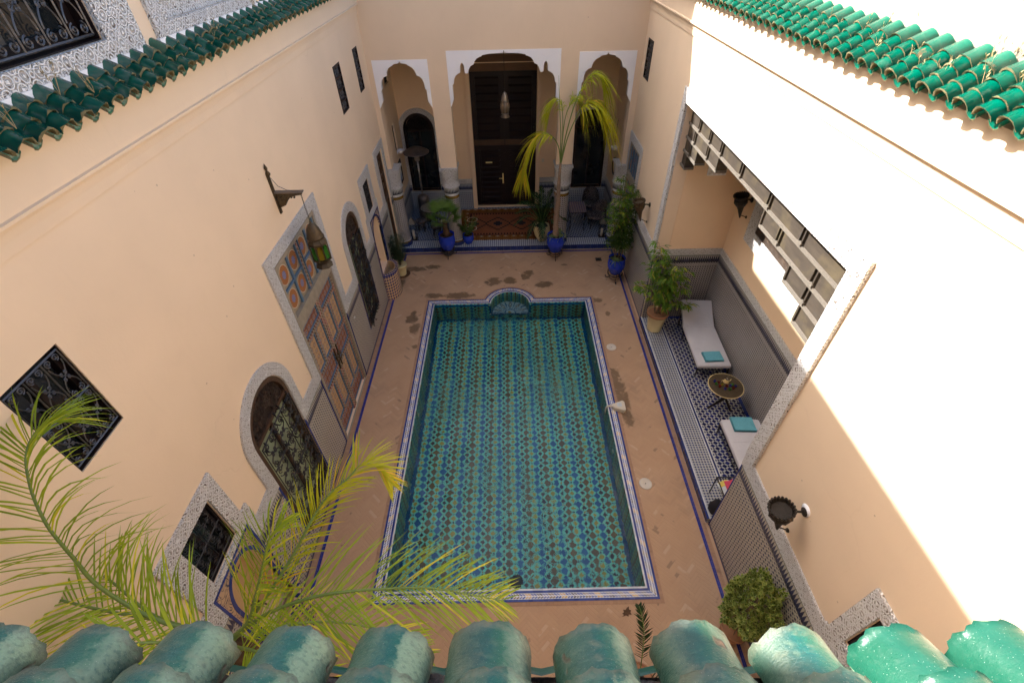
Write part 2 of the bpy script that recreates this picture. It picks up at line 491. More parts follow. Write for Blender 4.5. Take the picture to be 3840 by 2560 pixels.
def rug():
    t = T('woven_rug'); u, v = t.uv()
    X = (u+1.9)/3.8; Y = (v-15.2)/2.4                    # 0..1
    P = t.vec(u, v); n = t.noise(3, 3, P)
    red = t.mix(n, (.19,.065,.03), (.30,.115,.055)); c = red
    bx = (.5-(X-.5).ab())*3.8; by = (.5-(Y-.5).ab())*2.4; e = bx.mn(by)
    brd = e.lt(.30)
    ca = ((u/.30).fr()-.5).ab(); cb = ((v/.30).fr()-.5).ab(); cc = ca.mx(cb)
    cells = t.mix((cc-.40).ab().lt(.025), t.mix(n, (.17,.07,.015), (.25,.10,.02)), (.07,.03,.01))
    cells = t.mix((cc-.30).ab().lt(.02), cells, (.32,.17,.08)); cells = t.mix((cc.lt(.16))*((ca*9.0).fr().lt(.45)), cells, (.40,.33,.24))
    c = t.mix(brd, c, cells)
    for lv in (.30, .36): c = t.mix((e-lv).ab().lt(.012), c, (.04,.015,.01))
    dm = (e-.42).ab().lt(.05)*((u/.11).fr().lt(.45)); c = t.mix(dm, c, (.03,.012,.01))
    # central stepped medallions
    mx_ = ((u/.9).fr()-.5).ab()*.9; my = (v-16.4).ab(); st = ((mx_*12.0).fl()/12.0)+((my*12.0).fl()/12.0)
    inn = e.gt(.5)
    c = t.mix(inn*((st-.42).ab().lt(.04)), c, (.05,.03,.02)); c = t.mix(inn*((st-.30).ab().lt(.03)), c, (.42,.30,.2)); c = t.mix(inn*(st.lt(.14)), c, (.04,.03,.03))
    rs = (((u+1.45)*(u+1.45)+((v-16.4).ab()-.33)*((v-16.4).ab()-.33)).sq()+(n-.5)*.06); c = t.mix((rs-.19).ab().lt(.018), c, (.55,.42,.30)); c = t.mix(rs.lt(.12), c, (.10,.05,.015))
    t.bump(t.noise(80, 2, P), .004, .6)
    return t.set(c, .95, 0, .1)
M['rug'] = rug()

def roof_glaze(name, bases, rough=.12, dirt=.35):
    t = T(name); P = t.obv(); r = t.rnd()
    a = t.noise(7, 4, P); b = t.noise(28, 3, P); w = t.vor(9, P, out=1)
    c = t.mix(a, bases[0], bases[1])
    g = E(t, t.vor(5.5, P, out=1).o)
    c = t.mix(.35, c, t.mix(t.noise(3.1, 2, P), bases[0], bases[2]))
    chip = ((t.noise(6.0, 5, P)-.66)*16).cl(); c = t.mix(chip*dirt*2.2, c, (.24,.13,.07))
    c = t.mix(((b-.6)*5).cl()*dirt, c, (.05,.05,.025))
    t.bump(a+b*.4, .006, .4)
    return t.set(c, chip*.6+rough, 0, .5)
M['roof_dark'] = roof_glaze('green_roof_tile_shaded_wing', ((.002,.075,.045), (.016,.15,.10), (.006,.115,.065)))  # darker copy of the green glaze, for the eave lying in shade
M['roof_lit'] = roof_glaze('green_roof_tile', ((.0,.10,.062), (.0,.17,.11), (.0,.13,.07)), .15)  # brighter copy of it for the sunlit eave
M['roof_edge'] = simple('mossy_tile_edge', (.17,.15,.07), .9, nscale=30, var=.6, bump=.01)
M['mortar'] = simple('old_mortar', (.09,.078,.07), .95, nscale=18, var=.7, bump=.02)

def near_glaze():
    """weathered turquoise glaze: runs of blue and pale green plus painted barrel shading, darker left, paler right; UV.x across the barrel, UV.y along it"""
    t = T('weathered_turquoise_tile'); u, v = t.uv(); r = t.rnd()
    n = t.noise(3.0, 5, t.vec(u*2.0+r*37.0, v*5.0)); n2 = t.noise(10, 6, t.vec(u*2.2+r*11.0, v*11.0)); n3 = t.noise(60, 3, t.vec(u+r*5.0, v*8.0))
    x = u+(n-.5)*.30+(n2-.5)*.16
    warm = t.ramp(x, [(0,(.014,.085,.055)),(.30,(.02,.11,.075)),(.42,(.05,.13,.09)),(.50,(.006,.10,.085)),(.60,(.008,.115,.085)),(.645,(.22,.33,.21)),(.80,(.27,.38,.235)),(1,(.045,.09,.06))])  # ramp across the barrel paints its shading: dark left flank, pale right
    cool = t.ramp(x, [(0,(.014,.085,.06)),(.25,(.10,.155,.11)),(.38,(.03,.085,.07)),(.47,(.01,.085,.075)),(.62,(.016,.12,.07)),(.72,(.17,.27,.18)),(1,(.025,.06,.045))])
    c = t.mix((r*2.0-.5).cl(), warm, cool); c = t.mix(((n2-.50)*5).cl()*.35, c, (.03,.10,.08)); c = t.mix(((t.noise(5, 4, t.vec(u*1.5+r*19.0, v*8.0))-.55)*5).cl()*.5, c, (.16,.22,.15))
    jade = t.mix(n, (.02,.30,.18), (.10,.46,.30)); c = t.mix(((n2-.5)*3).cl()*.5, c, (.018,.095,.08))
    speck = (t.vor(26, t.vec(u*1.3+r*9.0, v*9.0)).lt(.10))*((n3-.35)*4).cl(); c = t.mix(speck*.8, c, (.60,.60,.52)); du = ((t.noise(3.3, 5, t.vec(u*1.4+r*53.0, v*9.0))-.56)*7).cl(); c = t.mix(du*.4, c, (.23,.22,.15)); wr = ((v*-26.0)+.75+(n2-.5)*1.6).cl(); c = t.mix(wr*.4, c, (.30,.24,.15))
    chip = ((t.noise(1.0, 3, t.vec(u*2.4+r*70.0, v*6.0))-.70)*22).cl(); c = t.mix(chip, c, (.33,.20,.12))
    rim = ((chip-.1)*3).cl()*(1.0-chip); c = t.mix(rim, c, (.05,.04,.03))
    t.bump(n2*.8+n3*.35-chip*1.2, .008, .55)
    return t.set(c, (n2*.3)+(chip*.4)+(du*.3)+.2, 0, .45)
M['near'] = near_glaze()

def wood(name, c0, c1, rough=.55, sx=1.0, sy=14.0, bump=.004):
    t = T(name); u, v = t.uv(); n = t.noise(2.5, 5, t.vec(u*sx, v*sy)); n2 = t.noise(1.4, 4, t.vec(u, v))
    c = t.mix(n, c0, c1); c = t.mix(((n2-.55)*3).cl()*.5, c, tuple(x*.5 for x in c0)); t.bump(n, bump, .6)
    return t.set(c, rough, 0, .35)
M['wood_dark'] = wood('dark_cedar', (.008,.004,.004), (.021,.010,.009), .5)
M['wood_mid'] = wood('brown_cedar', (.045,.024,.014), (.11,.062,.036), .5)
M['wood_lintel'] = wood('lintel_cedar', (.10,.05,.022), (.17,.09,.042), .55)
def weathered():
    t = T('weathered_grey_wood'); u, v = t.uv(); n = t.noise(2.2, 5, t.vec(u*1.2, v*5.0)); n2 = t.noise(2.4, 4, t.vec(u, v))
    c = t.mix(n, (.025,.020,.016), (.075,.06,.046)); c = t.mix(((n2-.5)*4).cl()*.6, c, (.12,.095,.05)); c = t.mix(((n2-.35)*-6).cl()*.5, c, (.05,.06,.07))
    t.bump(n, .004, .6); return t.set(c, .7, 0, .2)
M['screen'] = weathered()
M['screen_rail'] = simple('pale_screen_rail', (.15,.13,.105), .7, nscale=70, var=.35, bump=.01)
def carved(name, c0, c1, sc=8):
    t = T(name); P = t.obv(); n = t.noise(sc, 2, P, dist=2.2); d = ((n*9.0).fr()-.5).ab()*2.0
    v_ = t.vor(sc*.8, P, 'SMOOTH_F1'); h = d*.6+v_
    c = t.mix((h*.8).cl(), c0, c1); t.bump(h, .05, 1.0); return t.set(c, .4, 0, .4)
M['carved'] = carved('carved_cedar', (.02,.011,.008), (.15,.10,.07))
M['carved_dark'] = carved('carved_dark_cedar', (.010,.006,.006), (.05,.03,.026))
M['iron'] = simple('black_iron', (.018,.018,.022), .45, .3, nscale=20, var=.5, spec=.5)
M['iron_pale'] = simple('grey_iron', (.10,.10,.105), .38, .5, nscale=20, var=.4)  # paler grey iron for the upper grilles and vents
M['glass_dark'] = simple('dark_window_glass', (.018,.022,.024), .08, nscale=1.5, var=.8, spec=.7)
M['glass_green'] = simple('greenish_glass', (.36,.42,.27), .15, nscale=3, var=.5, spec=.6)
M['curtain'] = simple('rust_curtain', (.11,.055,.035), .8, nscale=4, var=.4)
M['pane_white'] = simple('white_door_leaf', (.45,.50,.47), .4, var=.1)
M['bronze'] = simple('aged_brass', (.085,.062,.036), .42, .6, nscale=26, var=.55, bump=.006)
M['bronze_dark'] = simple('blackened_metal', (.035,.028,.022), .5, .5, nscale=24, var=.6, bump=.012)
M['tin'] = simple('lantern_tin', (.26,.22,.17), .32, .7, nscale=14, var=.4)
M['brass'] = simple('hammered_brass', (.85,.62,.27), .4, .1, nscale=45, var=.3, bump=.003)
M['silver'] = simple('polished_silver', (.75,.72,.68), .15, 1, var=.1)
M['steel'] = simple('brushed_steel', (.42,.40,.38), .35, .9, var=.15)
M['steel_dark'] = simple('dull_steel', (.17,.15,.14), .45, .7, var=.3)

def painted(name, ground, accents, cell=.16):
    """painted woodwork: rosette rows"""
    t = T(name); u, v = t.uv(); a = (u/cell).fr()-.5; b = (v/cell).fr()-.5
    rr = (a*a+b*b).sq(); th = t.m('ARCTAN2', a, b)
    pet = rr+(th*8.0).sin()*.045
    n = t.noise(7, 3, t.vec(u, v)); c = t.mix(n, tuple(x*.85 for x in ground), tuple(x*1.12 for x in ground))
    c = t.mix(((pet-.33).ab()).lt(.07)*((th*8.0).sin().gt(-.1)), c, accents[0]); c = t.mix(rr.lt(.15), c, accents[1]); c = t.mix(rr.lt(.07), c, (.5,.42,.3))
    sm = t.vor(34, t.vec(u, v)).lt(.16); c = t.mix(sm*.6, c, (.55,.42,.28))
    return t.set(c, .6, 0, .3)
M['pd_panel'] = painted('painted_rosette_panel', (.47,.30,.165), ((.11,.05,.03), (.16,.15,.24)), .155)
M['pd_red'] = painted('painted_red_panel', (.21,.075,.05), ((.42,.34,.24), (.06,.09,.24)), .16)
def strap():
    t = T('painted_strapwork'); u, v = t.uv()
    a = ((u/.085).fr()-.5).ab(); b = ((v/.085).fr()-.5).ab(); r = t.white((u/.085).fl(), (v/.085).fl())
    c = t.mix(r, (.10,.05,.025), (.25,.17,.09)); c = t.mix(r.gt(.7), c, (.28,.07,.05)); c = t.mix((a+b-.42).ab().lt(.08), c, (.50,.44,.36)); 
    return t.set(c, .6, 0, .3)
M['pd_strap'] = strap()
M['pd_blue'] = simple('painted_blue_moulding', (.09,.16,.25), .5, nscale=12, var=.35)
M['pd_grey'] = simple('painted_grey_moulding', (.30,.26,.20), .6, nscale=9, var=.3)
def medallion():
    """UV set per panel 0..1"""
    t = T('painted_medallion'); u, v = t.uv(); a = (u-.5)*2.0; b = (v-.5)*2.0; rr = (a*a+b*b).sq(); th = t.m('ARCTAN2', a, b)
    n = t.noise(9, 3, t.vec(u*2.0, v*2.0)); c = t.mix(n, (.22,.18,.12), (.34,.29,.21))
    c = t.mix(rr.lt(.86), c, (.55,.48,.38)); c = t.mix(rr.lt(.80), c, (.40,.15,.045))
    spk = ((th*14.0).sin()*((rr*22.0).sin())).gt(.1); c = t.mix(spk*rr.lt(.78), c, (.20,.10,.045)); c = t.mix(rr.lt(.34), c, (.26,.22,.34)); c = t.mix(rr.lt(.34)*((th*8.0).sin().gt(.2)), c, (.10,.13,.28))
    return t.set(c, .6, 0, .3)
M['medal'] = medallion()
M['ochre'] = plaster('ochre_niche_plaster', (.58,.40,.21), .3)
def arab():
    t = T('scroll_mosaic'); u, v = t.uv(); n = t.noise(6, 1, t.vec(u, v), dist=1.6); d = ((n*7.0).fr()-.5).ab()
    c = t.mix(t.step(.13-d, .03), (.52,.36,.22), NAVY); return t.set(c, .35, 0, .35)
M['arab'] = arab()
M['check_cream'] = checker('cream_navy_mosaic', .10, (.012,.018,.10), (.52,.36,.22))

def colglaze(name, c, rough=.16, var=.25):
    t = T(name); n = t.noise(3, 4); n2 = t.noise(12, 4)
    k = t.mix(n, tuple(x*(1-var) for x in c), tuple(min(1, x*(1+var)) for x in c)); k = t.mix(((n2-.62)*6).cl()*.5, k, (.30,.18,.16)); t.bump(n2, .004, .3)
    return t.set(k, rough, 0, .5)
M['cobalt'] = colglaze('cobalt_glaze', (.012,.045,.46))
M['creampot'] = colglaze('cream_glaze', (.66,.57,.31), .3, .12)
M['terracotta'] = simple('terracotta', (.33,.16,.08), .8, nscale=8)
M['soil'] = simple('dark_soil', (.045,.026,.016), .95, nscale=30, var=.6, bump=.03)
def leafm(name, c0, c1, c2=None, rough=.45):
    t = T(name); P = t.obv(); n = t.noise(2.2, 3, P); g = t.node('ShaderNodeNewGeometry'); r = E(t, g.outputs['Random Per Island'])
    c = t.mix((n*.6+r*.5).cl(), c0, c1)
    if c2: c = t.mix(r.gt(.86), c, c2)
    t.set(c, rough, 0, .35)
    tr = t.node('ShaderNodeBsdfTranslucent'); t.put(c, tr.inputs['Color']); mx = t.node('ShaderNodeMixShader'); mx.inputs[0].default_value = .40
    t.nt.links.new(t.b.outputs[0], mx.inputs[1]); t.nt.links.new(tr.outputs[0], mx.inputs[2]); t.nt.links.new(mx.outputs[0], t.out.inputs[0])
    return t.mat
M['leaf_palm'] = leafm('date_palm_leaf', (.13,.25,.02), (.50,.62,.03), (.68,.66,.04))
M['leaf_fan'] = leafm('fan_palm_leaf', (.05,.13,.02), (.17,.30,.05))
M['leaf_yellow'] = leafm('yellow_palm_leaf', (.36,.42,.015), (.70,.64,.02), (.78,.52,.03))
M['leaf_ylgreen'] = leafm('yellow_green_palm_leaf', (.28,.36,.015), (.66,.68,.02))
M['leaf_dark'] = leafm('cycad_leaf', (.008,.030,.010), (.028,.075,.022))
M['leaf_mid'] = leafm('shrub_leaf', (.03,.07,.012), (.085,.16,.022), (.16,.22,.03))
M['leaf_bamboo'] = leafm('bamboo_leaf', (.06,.15,.015), (.18,.33,.03), (.42,.42,.06))
M['leaf_olive'] = leafm('olive_leaf', (.03,.055,.025), (.085,.12,.055))
M['leaf_var'] = leafm('variegated_leaf', (.045,.10,.012), (.14,.22,.03), (.20,.27,.05))
M['leaf_edge'] = leafm('variegated_leaf_margin', (.26,.34,.07), (.42,.46,.12))
M['leaf_spider'] = leafm('striped_grass_leaf', (.10,.18,.04), (.38,.44,.20))
M['rachis'] = simple('green_midrib', (.16,.24,.05), .5, nscale=12)
M['trunk'] = simple('palm_trunk', (.33,.23,.16), .9, nscale=16, var=.5, bump=.03)
M['trunk_dark'] = simple('fibrous_trunk', (.13,.07,.035), .95, nscale=18, var=.6, bump=.04)
M['twig'] = simple('grey_twig', (.17,.12,.075), .9, nscale=14)
M['straw'] = simple('dry_grass', (.42,.32,.15), .8)
M['cushion'] = simple('white_canvas_cushion', (.56,.55,.57), .85, nscale=5, var=.06, bump=.012, spec=.2)
M['towel'] = simple('turquoise_towel', (.15,.43,.51), .95, nscale=34, var=.2, bump=.012, spec=.1)
M['plastic'] = simple('cream_plastic', (.66,.60,.47), .35, var=.05)
M['plastic_w'] = simple('white_plastic', (.62,.56,.46), .4, var=.08)
M['pink'] = simple('pink_cloth', (.55,.055,.11), .8, var=.2)
M['paper'] = simple('printed_paper', (.55,.60,.62), .5, nscale=14, var=.25)
M['yellow'] = simple('yellow_paper', (.65,.52,.10), .5)
M['black_cloth'] = simple('black_cloth', (.012,.01,.012), .9)
def damask():
    t = T('black_damask'); n = t.noise(9, 2, dist=2.0); d = ((n*8.0).fr()-.5).ab(); c = t.mix(t.step(.14-d, .05), (.014,.012,.014), (.30,.26,.26)); return t.set(c, .8, 0, .2)
M['damask'] = damask()
def mosaic_top():
    t = T('mosaic_table_top'); d = t.vor(16, out=0); e = t.vor(16, feature='DISTANCE_TO_EDGE'); n = t.vor(16, out=1)
    c = t.mix(e.lt(.10), t.mix(t.noise(8, 2), (.10,.075,.05), (.24,.20,.15)), (.40,.35,.28)); return t.set(c, .35, 0, .4)
M['mosaic'] = mosaic_top()
M['mosaic_blue'] = checker('blue_red_mosaic_top', .085, (.05,.045,.16), (.34,.27,.24))
def glassm(name, c):
    t = T(name); g = t.node('ShaderNodeBsdfGlass'); g.inputs['Color'].default_value = c+(1,); g.inputs['IOR'].default_value = 1.3; g.inputs['Roughness'].default_value = .08
    t.set(tuple(x*.5 for x in c), .2); mx = t.node('ShaderNodeMixShader'); mx.inputs[0].default_value = .5
    t.nt.links.new(g.outputs[0], mx.inputs[1]); t.nt.links.new(t.b.outputs[0], mx.inputs[2]); t.nt.links.new(mx.outputs[0], t.out.inputs[0]); return t.mat
G = {'blue': glassm('blue_glass', (.05,.09,.60)), 'green': glassm('green_glass', (.10,.48,.06)), 'red': glassm('red_glass', (.36,.02,.015)), 'yellow': glassm('yellow_glass', (.55,.42,.03)), 'clear': glassm('amber_lantern_glass', (.60,.45,.30))}
# ================================================================== architecture
LX, RX, BY, PY = -3.9, 3.83, 14.95, 17.8
SL = lambda a, d, b: (LX-d, a, b)
SR = lambda a, d, b: (RX+d, a, b)
SB = lambda a, d, b: (a, BY+d, b)
SP = lambda a, d, b: (a, PY+d, b)
def sbox(mb, S, a0, a1, d0, d1, b0, b1, m=0):
    p, q = S(a0, d0, b0), S(a1, d1, b1); mb.box(p[0], q[0], p[1], q[1], p[2], q[2], m); return mb
def rect(a0, a1, b0, b1): return [(a0,b0),(a1,b0),(a1,b1),(a0,b1)]
def arch(a0, a1, z0, sp, top, n=20):
    c = (a0+a1)/2; r = (a1-a0)/2
    return [(a0,z0),(a1,z0)] + [(c+r*math.cos(PI*i/n), sp+(top-sp)*math.sin(PI*i/n)) for i in range(n+1)]
def plate(name, S, d0, d1, outer, holes, mat, parent, **k):
    mb = MB(); mb.plate(S, d0, d1, outer, holes); return obj(name, mb, mat, parent, **k)
def extr(name, S, prof, a0, a1, mat, parent):
    """profile (d, z) swept along a"""
    mb = MB(); n = len(prof)
    A = mb.pts([S(a0, d, z) for d, z in prof]); B = mb.pts([S(a1, d, z) for d, z in prof])
    for i in range(n-1): mb.face((A+i, A+i+1, B+i+1, B+i))
    return obj(name, mb, mat, parent)

def spiral(cx, cz, r, turns=1.6, a0=0, sg=1, n=22):
    return [(cx+r*(1-.85*i/n)*math.cos(a0+sg*2*PI*turns*i/n), cz+r*(1-.85*i/n)*math.sin(a0+sg*2*PI*turns*i/n)) for i in range(n+1)]
def grille_mesh(S, a0, a1, z0, z1, d, rows, cols, r=.008, n=4, clip=None):
    mb = MB(); W = (a1-a0)/cols; Hh = (z1-z0)/rows
    ok = lambda p: clip is None or clip(p)
    def tube(P2, rr):
        P2 = [p for p in P2 if ok(p)]
        if len(P2) > 1: mb.tube([S(p[0], d, p[1]) for p in P2], rr, n)
    for j in range(rows+1):
        z = z0+j*Hh; tube([(a0, z), (a1, z)], r*1.5)
        for i in range(cols):
            c = a0+(i+.5)*W; q = W*.20
            for sg in (-1, 1):
                for up in (-1, 1):
                    if (j == 0 and up < 0) or (j == rows and up > 0): continue
                    tube(spiral(c+sg*q*1.08, z+up*q*1.15, q*.92, 1.5, PI/2*up, sg*up*-1, 18), r)
    for i in range(cols+1):
        a = a0+i*W; tube([(a, z0), (a, z1)], r*1.1)
    for j in range(rows):
        for i in range(cols):
            c = a0+(i+.5)*W; zb = z0+j*Hh+W*.44; zt = z0+(j+1)*Hh-W*.44
            if zt <= zb: continue
            for sg in (-1, 1):
                P = []
                for k in range(13):
                    f = k/12; P.append((c+sg*W*.38*abs(math.cos(PI*f))**.8*(1 if k != 6 else .15), zb+(zt-zb)*f))
                tube(P, r)
                zm = (zb+zt)/2
                tube(spiral(c+sg*W*.10, zm+.03, W*.10, 1.0, -PI/2, sg, 10), r)
                tube(spiral(c+sg*W*.10, zm-.03, W*.10, 1.0, PI/2, -sg, 10), r)
    return mb

def window(parent, S, a0, a1, z0, z1, dep=.16, fr=.05, rows=2, cols=2, pane='glass_dark', grille=True, gd=.03, r=.008, gm='iron', name='window', mull=True, label=None):
    mb = MB(); e = .004
    mb.plate(S, dep-.05, dep+.02, rect(a0+e, a1-e, z0+e, z1-e), [rect(a0+fr, a1-fr, z0+fr, z1-fr)])
    if mull:
        m = (a0+a1)/2; sbox(mb, S, m-.025, m+.025, dep-.04, dep+.015, z0+fr, z1-fr)
    # dark painted reveal lining
    for q in ((a0+.002, a0+.014, z0+.002, z1-.002), (a1-.014, a1-.002, z0+.002, z1-.002), (a0+.016, a1-.016, z1-.014, z1-.002), (a0+.016, a1-.016, z0+.002, z0+.014)):
        sbox(mb, S, q[0], q[1], .012, dep-.052, q[2], q[3])
    w = obj(name, mb, M['wood_dark'], parent, label=label)
    p = MB(); sbox(p, S, a0+.02, a1-.02, dep+.03, dep+.05, z0+.02, z1-.02); obj('pane', p, M[pane], w)
    if grille: obj('grille', grille_mesh(S, a0+.02, a1-.02, z0+.05, z1-.05, gd, rows, cols, r), M[gm], w)
    return w

def lace_slit(parent, S, a0, a1, z0, z1):
    """narrow pierced plaster vent, painted dark"""
    mb = MB(); n = 4; fr = .04; H_ = (z1-z0-fr)/n
    mb.plate(S, -.012, .05, rect(a0, a1, z0, z1), [rect(a0+fr, a1-fr, z0+fr+i*H_, z0+i*H_+H_-.0) for i in range(n)])
    w = obj('vent', mb, M['wood_dark'], parent)
    g = MB(); 
    for i in range(n*2):
        z = z0+fr+(i+.5)*(z1-z0-2*fr)/(n*2)
        for q in (-1, 1):
            g.tube([S(p[0], .02, p[1]) for p in spiral((a0+a1)/2+q*(a1-a0)*.2, z, (a1-a0)*.17, 1.3, 0, q, 12)], .009, 4)
    obj('grille', g, M['iron_pale'], w)
    b = MB(); sbox(b, S, a0+fr*.5, a1-fr*.5, .06, .08, z0+.02, z1-.02); obj('pane', b, M['dark'], w)
    return w

def arched_door(parent, S, a0, a1, z0, sp, top, pane, label, rows=3, carved=True, gr=True):
    dep = .16; fr = .085; S0 = S; S = lambda a, d, b: S0(a, d-.045, b)
    O = arch(a0+.004, a1-.004, z0+.004, sp, top-.004); I = arch(a0+fr, a1-fr, z0+fr*.6, sp, top-fr)
    mb = MB(); mb.plate(S, .03, dep, O, [I])
    zt = sp-.02
    sbox(mb, S, a0+fr-.01, a1-fr+.01, .05, dep-.01, zt-.05, zt+.02)
    c = (a0+a1)/2; sbox(mb, S, c-.03, c+.03, .10, dep-.012, z0+fr, zt-.05)
    w = obj('arched_door', mb, M['wood_mid'] if carved else M['wood_dark'], parent, label=label)
    t = MB(); t.plate(S, .09, .13, [p for p in arch(a0+fr+.01, a1-fr-.01, zt+.02, sp, top-fr-.01)])
    rr = (a1-a0)/2-fr
    for k in range(9):
        th = PI*(k+.5)/9
        for q in (.42, .74):
            t.tube([S(p[0], .085, p[1]) for p in spiral(c+rr*q*math.cos(th), sp+.02+(top-sp-fr)*q*math.sin(th), rr*.17, 1.3, th, 1 if k % 2 else -1, 12)], .022, 5)
    obj('carved_panel', t, M['carved'] if carved else M['carved_dark'], w)
    p = MB(); sbox(p, S, a0+fr*.6, a1-fr*.6, dep+.02, dep+.04, z0+.05, zt); obj('pane', p, M[pane], w)
    if gr:
        g = grille_mesh(S, a0+fr, a1-fr, z0+.12, zt-.06, .0, rows, 3, .010, 4)
        # bushy iron tufts on the rails of the balcony-like grille
        for j in range(rows+1):
            z = z0+.12+j*(zt-.18-z0)/rows
            for k in range(26):
                a = R(a0+fr, a1-fr); zz = z+R(-.13, .16); L = R(.04, .09)
                th = R(0, 2*PI); P = [(a, R(-.02, .02), zz), (a+math.cos(th)*L*.5, -.035, zz+math.sin(th)*L*.5), (a+math.cos(th+1)*L, -.05, zz+math.sin(th+1)*L)]
                g.tube([S(*q) for q in P], [.012, .014, .004], 4)
        obj('grille', g, M['iron'], w)
    return w

# ------------------------------------------------------------------ setting: ground
sky_ground = MB()
PG = [(-12,-4),(12,-4),(12,24),(-12,24)]
NCX, NR = -.045, .60              # half-round niche at the far end of the pool
PI_X0, PI_X1, PI_Y0, PI_Y1 = -2.40, 2.30, 3.22, 11.60
def pool_outline(g, x0=PI_X0, x1=PI_X1, y0=PI_Y0, y1=PI_Y1, n=28):
    """inner edge grown outward by g, niche bulge included; starts at near-left, counter-clockwise"""
    r = NR+g; P = [(x0-g, y0-g), (x1+g, y0-g), (x1+g, y1+g)]
    yc = y1-.02; s = math.asin(min(1, max(0, (y1+g-yc)/r)))
    for i in range(n+1):
        a = s+(PI-2*s)*i/n; P.append((NCX+r*math.cos(a), yc+r*math.sin(a)))
    P.append((x0-g, y1+g)); return P
HXY = lambda a, d, b: (a, b, d)
mb = MB(); mb.plate(HXY, 0, None, PG, [pool_outline(.215)])
pav = obj('courtyard_paving', mb, M['paving']); tag(pav, 'reddish herringbone brick courtyard floor with dark wet patches around the pool', 'paving', kind='structure')
# bricks laid straight along the walls, the pool and the arcade
mb = MB(); e = .004
mb.box(LX, -3.76, -1, 14.68, 0, e); mb.box(3.66, 3.75, -1, 14.68, 0, e); mb.box(-3.76, 3.66, 14.60, 14.68, 0, e)
o1 = pool_outline(.215); o2 = pool_outline(.285); n = len(o1)
for i in range(n):
    j = (i+1) % n; mb.poly([(o1[i][0], o1[i][1], e), (o1[j][0], o1[j][1], e), (o2[j][0], o2[j][1], e), (o2[i][0], o2[i][1], e)])
b = obj('brick_edging', mb, M['brickrow']); tag(b, 'rows of brick laid straight along the walls and round the pool', 'paving', kind='structure')
mb = MB(); mb.box(-3.76, -3.70, -1, 14.60, 0, e*2); mb.box(3.60, 3.66, -1, 14.60, 0, e*2); mb.box(-3.70, 3.60, 14.54, 14.60, 0, e*2)
b = obj('blue_border_line', mb, M['bluetile']); tag(b, 'thin cobalt tile line set in the brick paving', 'paving', kind='structure')

# ------------------------------------------------------------------ pool
pool = thing('swimming_pool', 'long rectangular pool lined with blue, olive and turquoise mosaic, with a tiled kerb', 'swimming pool', ((PI_X0+PI_X1)/2, (PI_Y0+PI_Y1)/2, 0))
WZ, FZ = -.085, -.98
def ring(name, g0, g1, z0, z1, mat, uvw=False):
    mb = MB(); A = pool_outline(g0); B = pool_outline(g1); n = len(A); s = 0.0
    for i in range(n):
        j = (i+1) % n
        L = math.hypot(B[j][0]-B[i][0], B[j][1]-B[i][1]); 
        P = [(A[i][0], A[i][1], z0), (B[i][0], B[i][1], z1), (B[j][0], B[j][1], z1), (A[j][0], A[j][1], z0)]
        k = round(L/.0535)*.0535 if L > .3 else L
        if uvw: mb.quv(P, [(s, 0), (s, 1), (s+k, 1), (s+k, 0)])
        else: mb.poly(P)
        s += k
    return obj(name, mb, mat, pool)
ring('kerb_trim', .175, .215, .012, .012, M['cop_blue']); 
ring('kerb_mosaic', .075, .175, .012, .012, M['coping'], True)
ring('kerb_trim', .032, .075, .012, .012, M['cop_blue'])
ring('kerb_lip', .0, .032, .012, .012, M['cop_white'])
ring('kerb_edge', .215, .216, .012, -.01, M['cop_blue'])
mb = MB(); O = pool_outline(0)
for i in range(len(O)):
    j = (i+1) % len(O); (xa, ya), (xb, yb) = O[i], O[j]
    top = .012
    if 3 <= i < len(O)-2:      # round niche wall stops at the step
        zb = -.62
    else: zb = FZ
    L0 = sum(math.hypot(O[k+1][0]-O[k][0], O[k+1][1]-O[k][1]) for k in range(3, i)) if 3 <= i < len(O)-2 else None
    if L0 is not None:
        L1 = L0+math.hypot(xb-xa, yb-ya); mb.quv([(xa,ya,top),(xb,yb,top),(xb,yb,zb),(xa,ya,zb)], [(L0*1.6,top*1.6),(L1*1.6,top*1.6),(L1*1.6,zb*1.6),(L0*1.6,zb*1.6)])
    else: mb.poly([(xa,ya,top),(xb,yb,top),(xb,yb,zb),(xa,ya,zb)])
# wall below the niche step
mb.poly([(NCX+NR, PI_Y1, -.62), (NCX-NR, PI_Y1, -.62), (NCX-NR, PI_Y1, FZ), (NCX+NR, PI_Y1, FZ)])
obj('lining', mb, M['poolwall'], pool)
mb = MB(); mb.box(PI_X0-.1, PI_X1+.1, PI_Y0-.1, PI_Y1+.1, FZ-.1, FZ); obj('floor', mb, M['poolfloor'], pool)
mb = MB(); q = .085
for (x0,x1,y0,y1) in ((PI_X0,PI_X0+q,PI_Y0,PI_Y1),(PI_X1-q,PI_X1,PI_Y0,PI_Y1),(PI_X0+q,PI_X1-q,PI_Y1-q,PI_Y1),(PI_X0+q,PI_X1-q,PI_Y0,PI_Y0+q)):
    mb.poly([(x0,y0,FZ+.004),(x1,y0,FZ+.004),(x1,y1,FZ+.004),(x0,y1,FZ+.004)])
obj('floor_border', mb, M['pool_blue'], pool)
mb = MB(); mb.plate(HXY, -.60, -.66, [(NCX+NR*math.cos(PI*i/24), PI_Y1-.02+NR*math.sin(PI*i/24)) for i in range(25)]); obj('niche_step', mb, M['fan'], pool)
mb = MB()   # light and blue trims round the mouth of the niche
for (x0, x1, z0, z1, m_) in ((NCX-NR-.06, NCX-NR, -.60, -.1, 0), (NCX+NR, NCX+NR+.06, -.60, -.1, 0), (NCX-NR-.06, NCX+NR+.06, -.665, -.60, 1), (NCX-NR-.06, NCX+NR+.06, -.72, -.665, 0)):
    mb.box(x0, x1, PI_Y1-.012, PI_Y1-.002, z0, z1, m_)
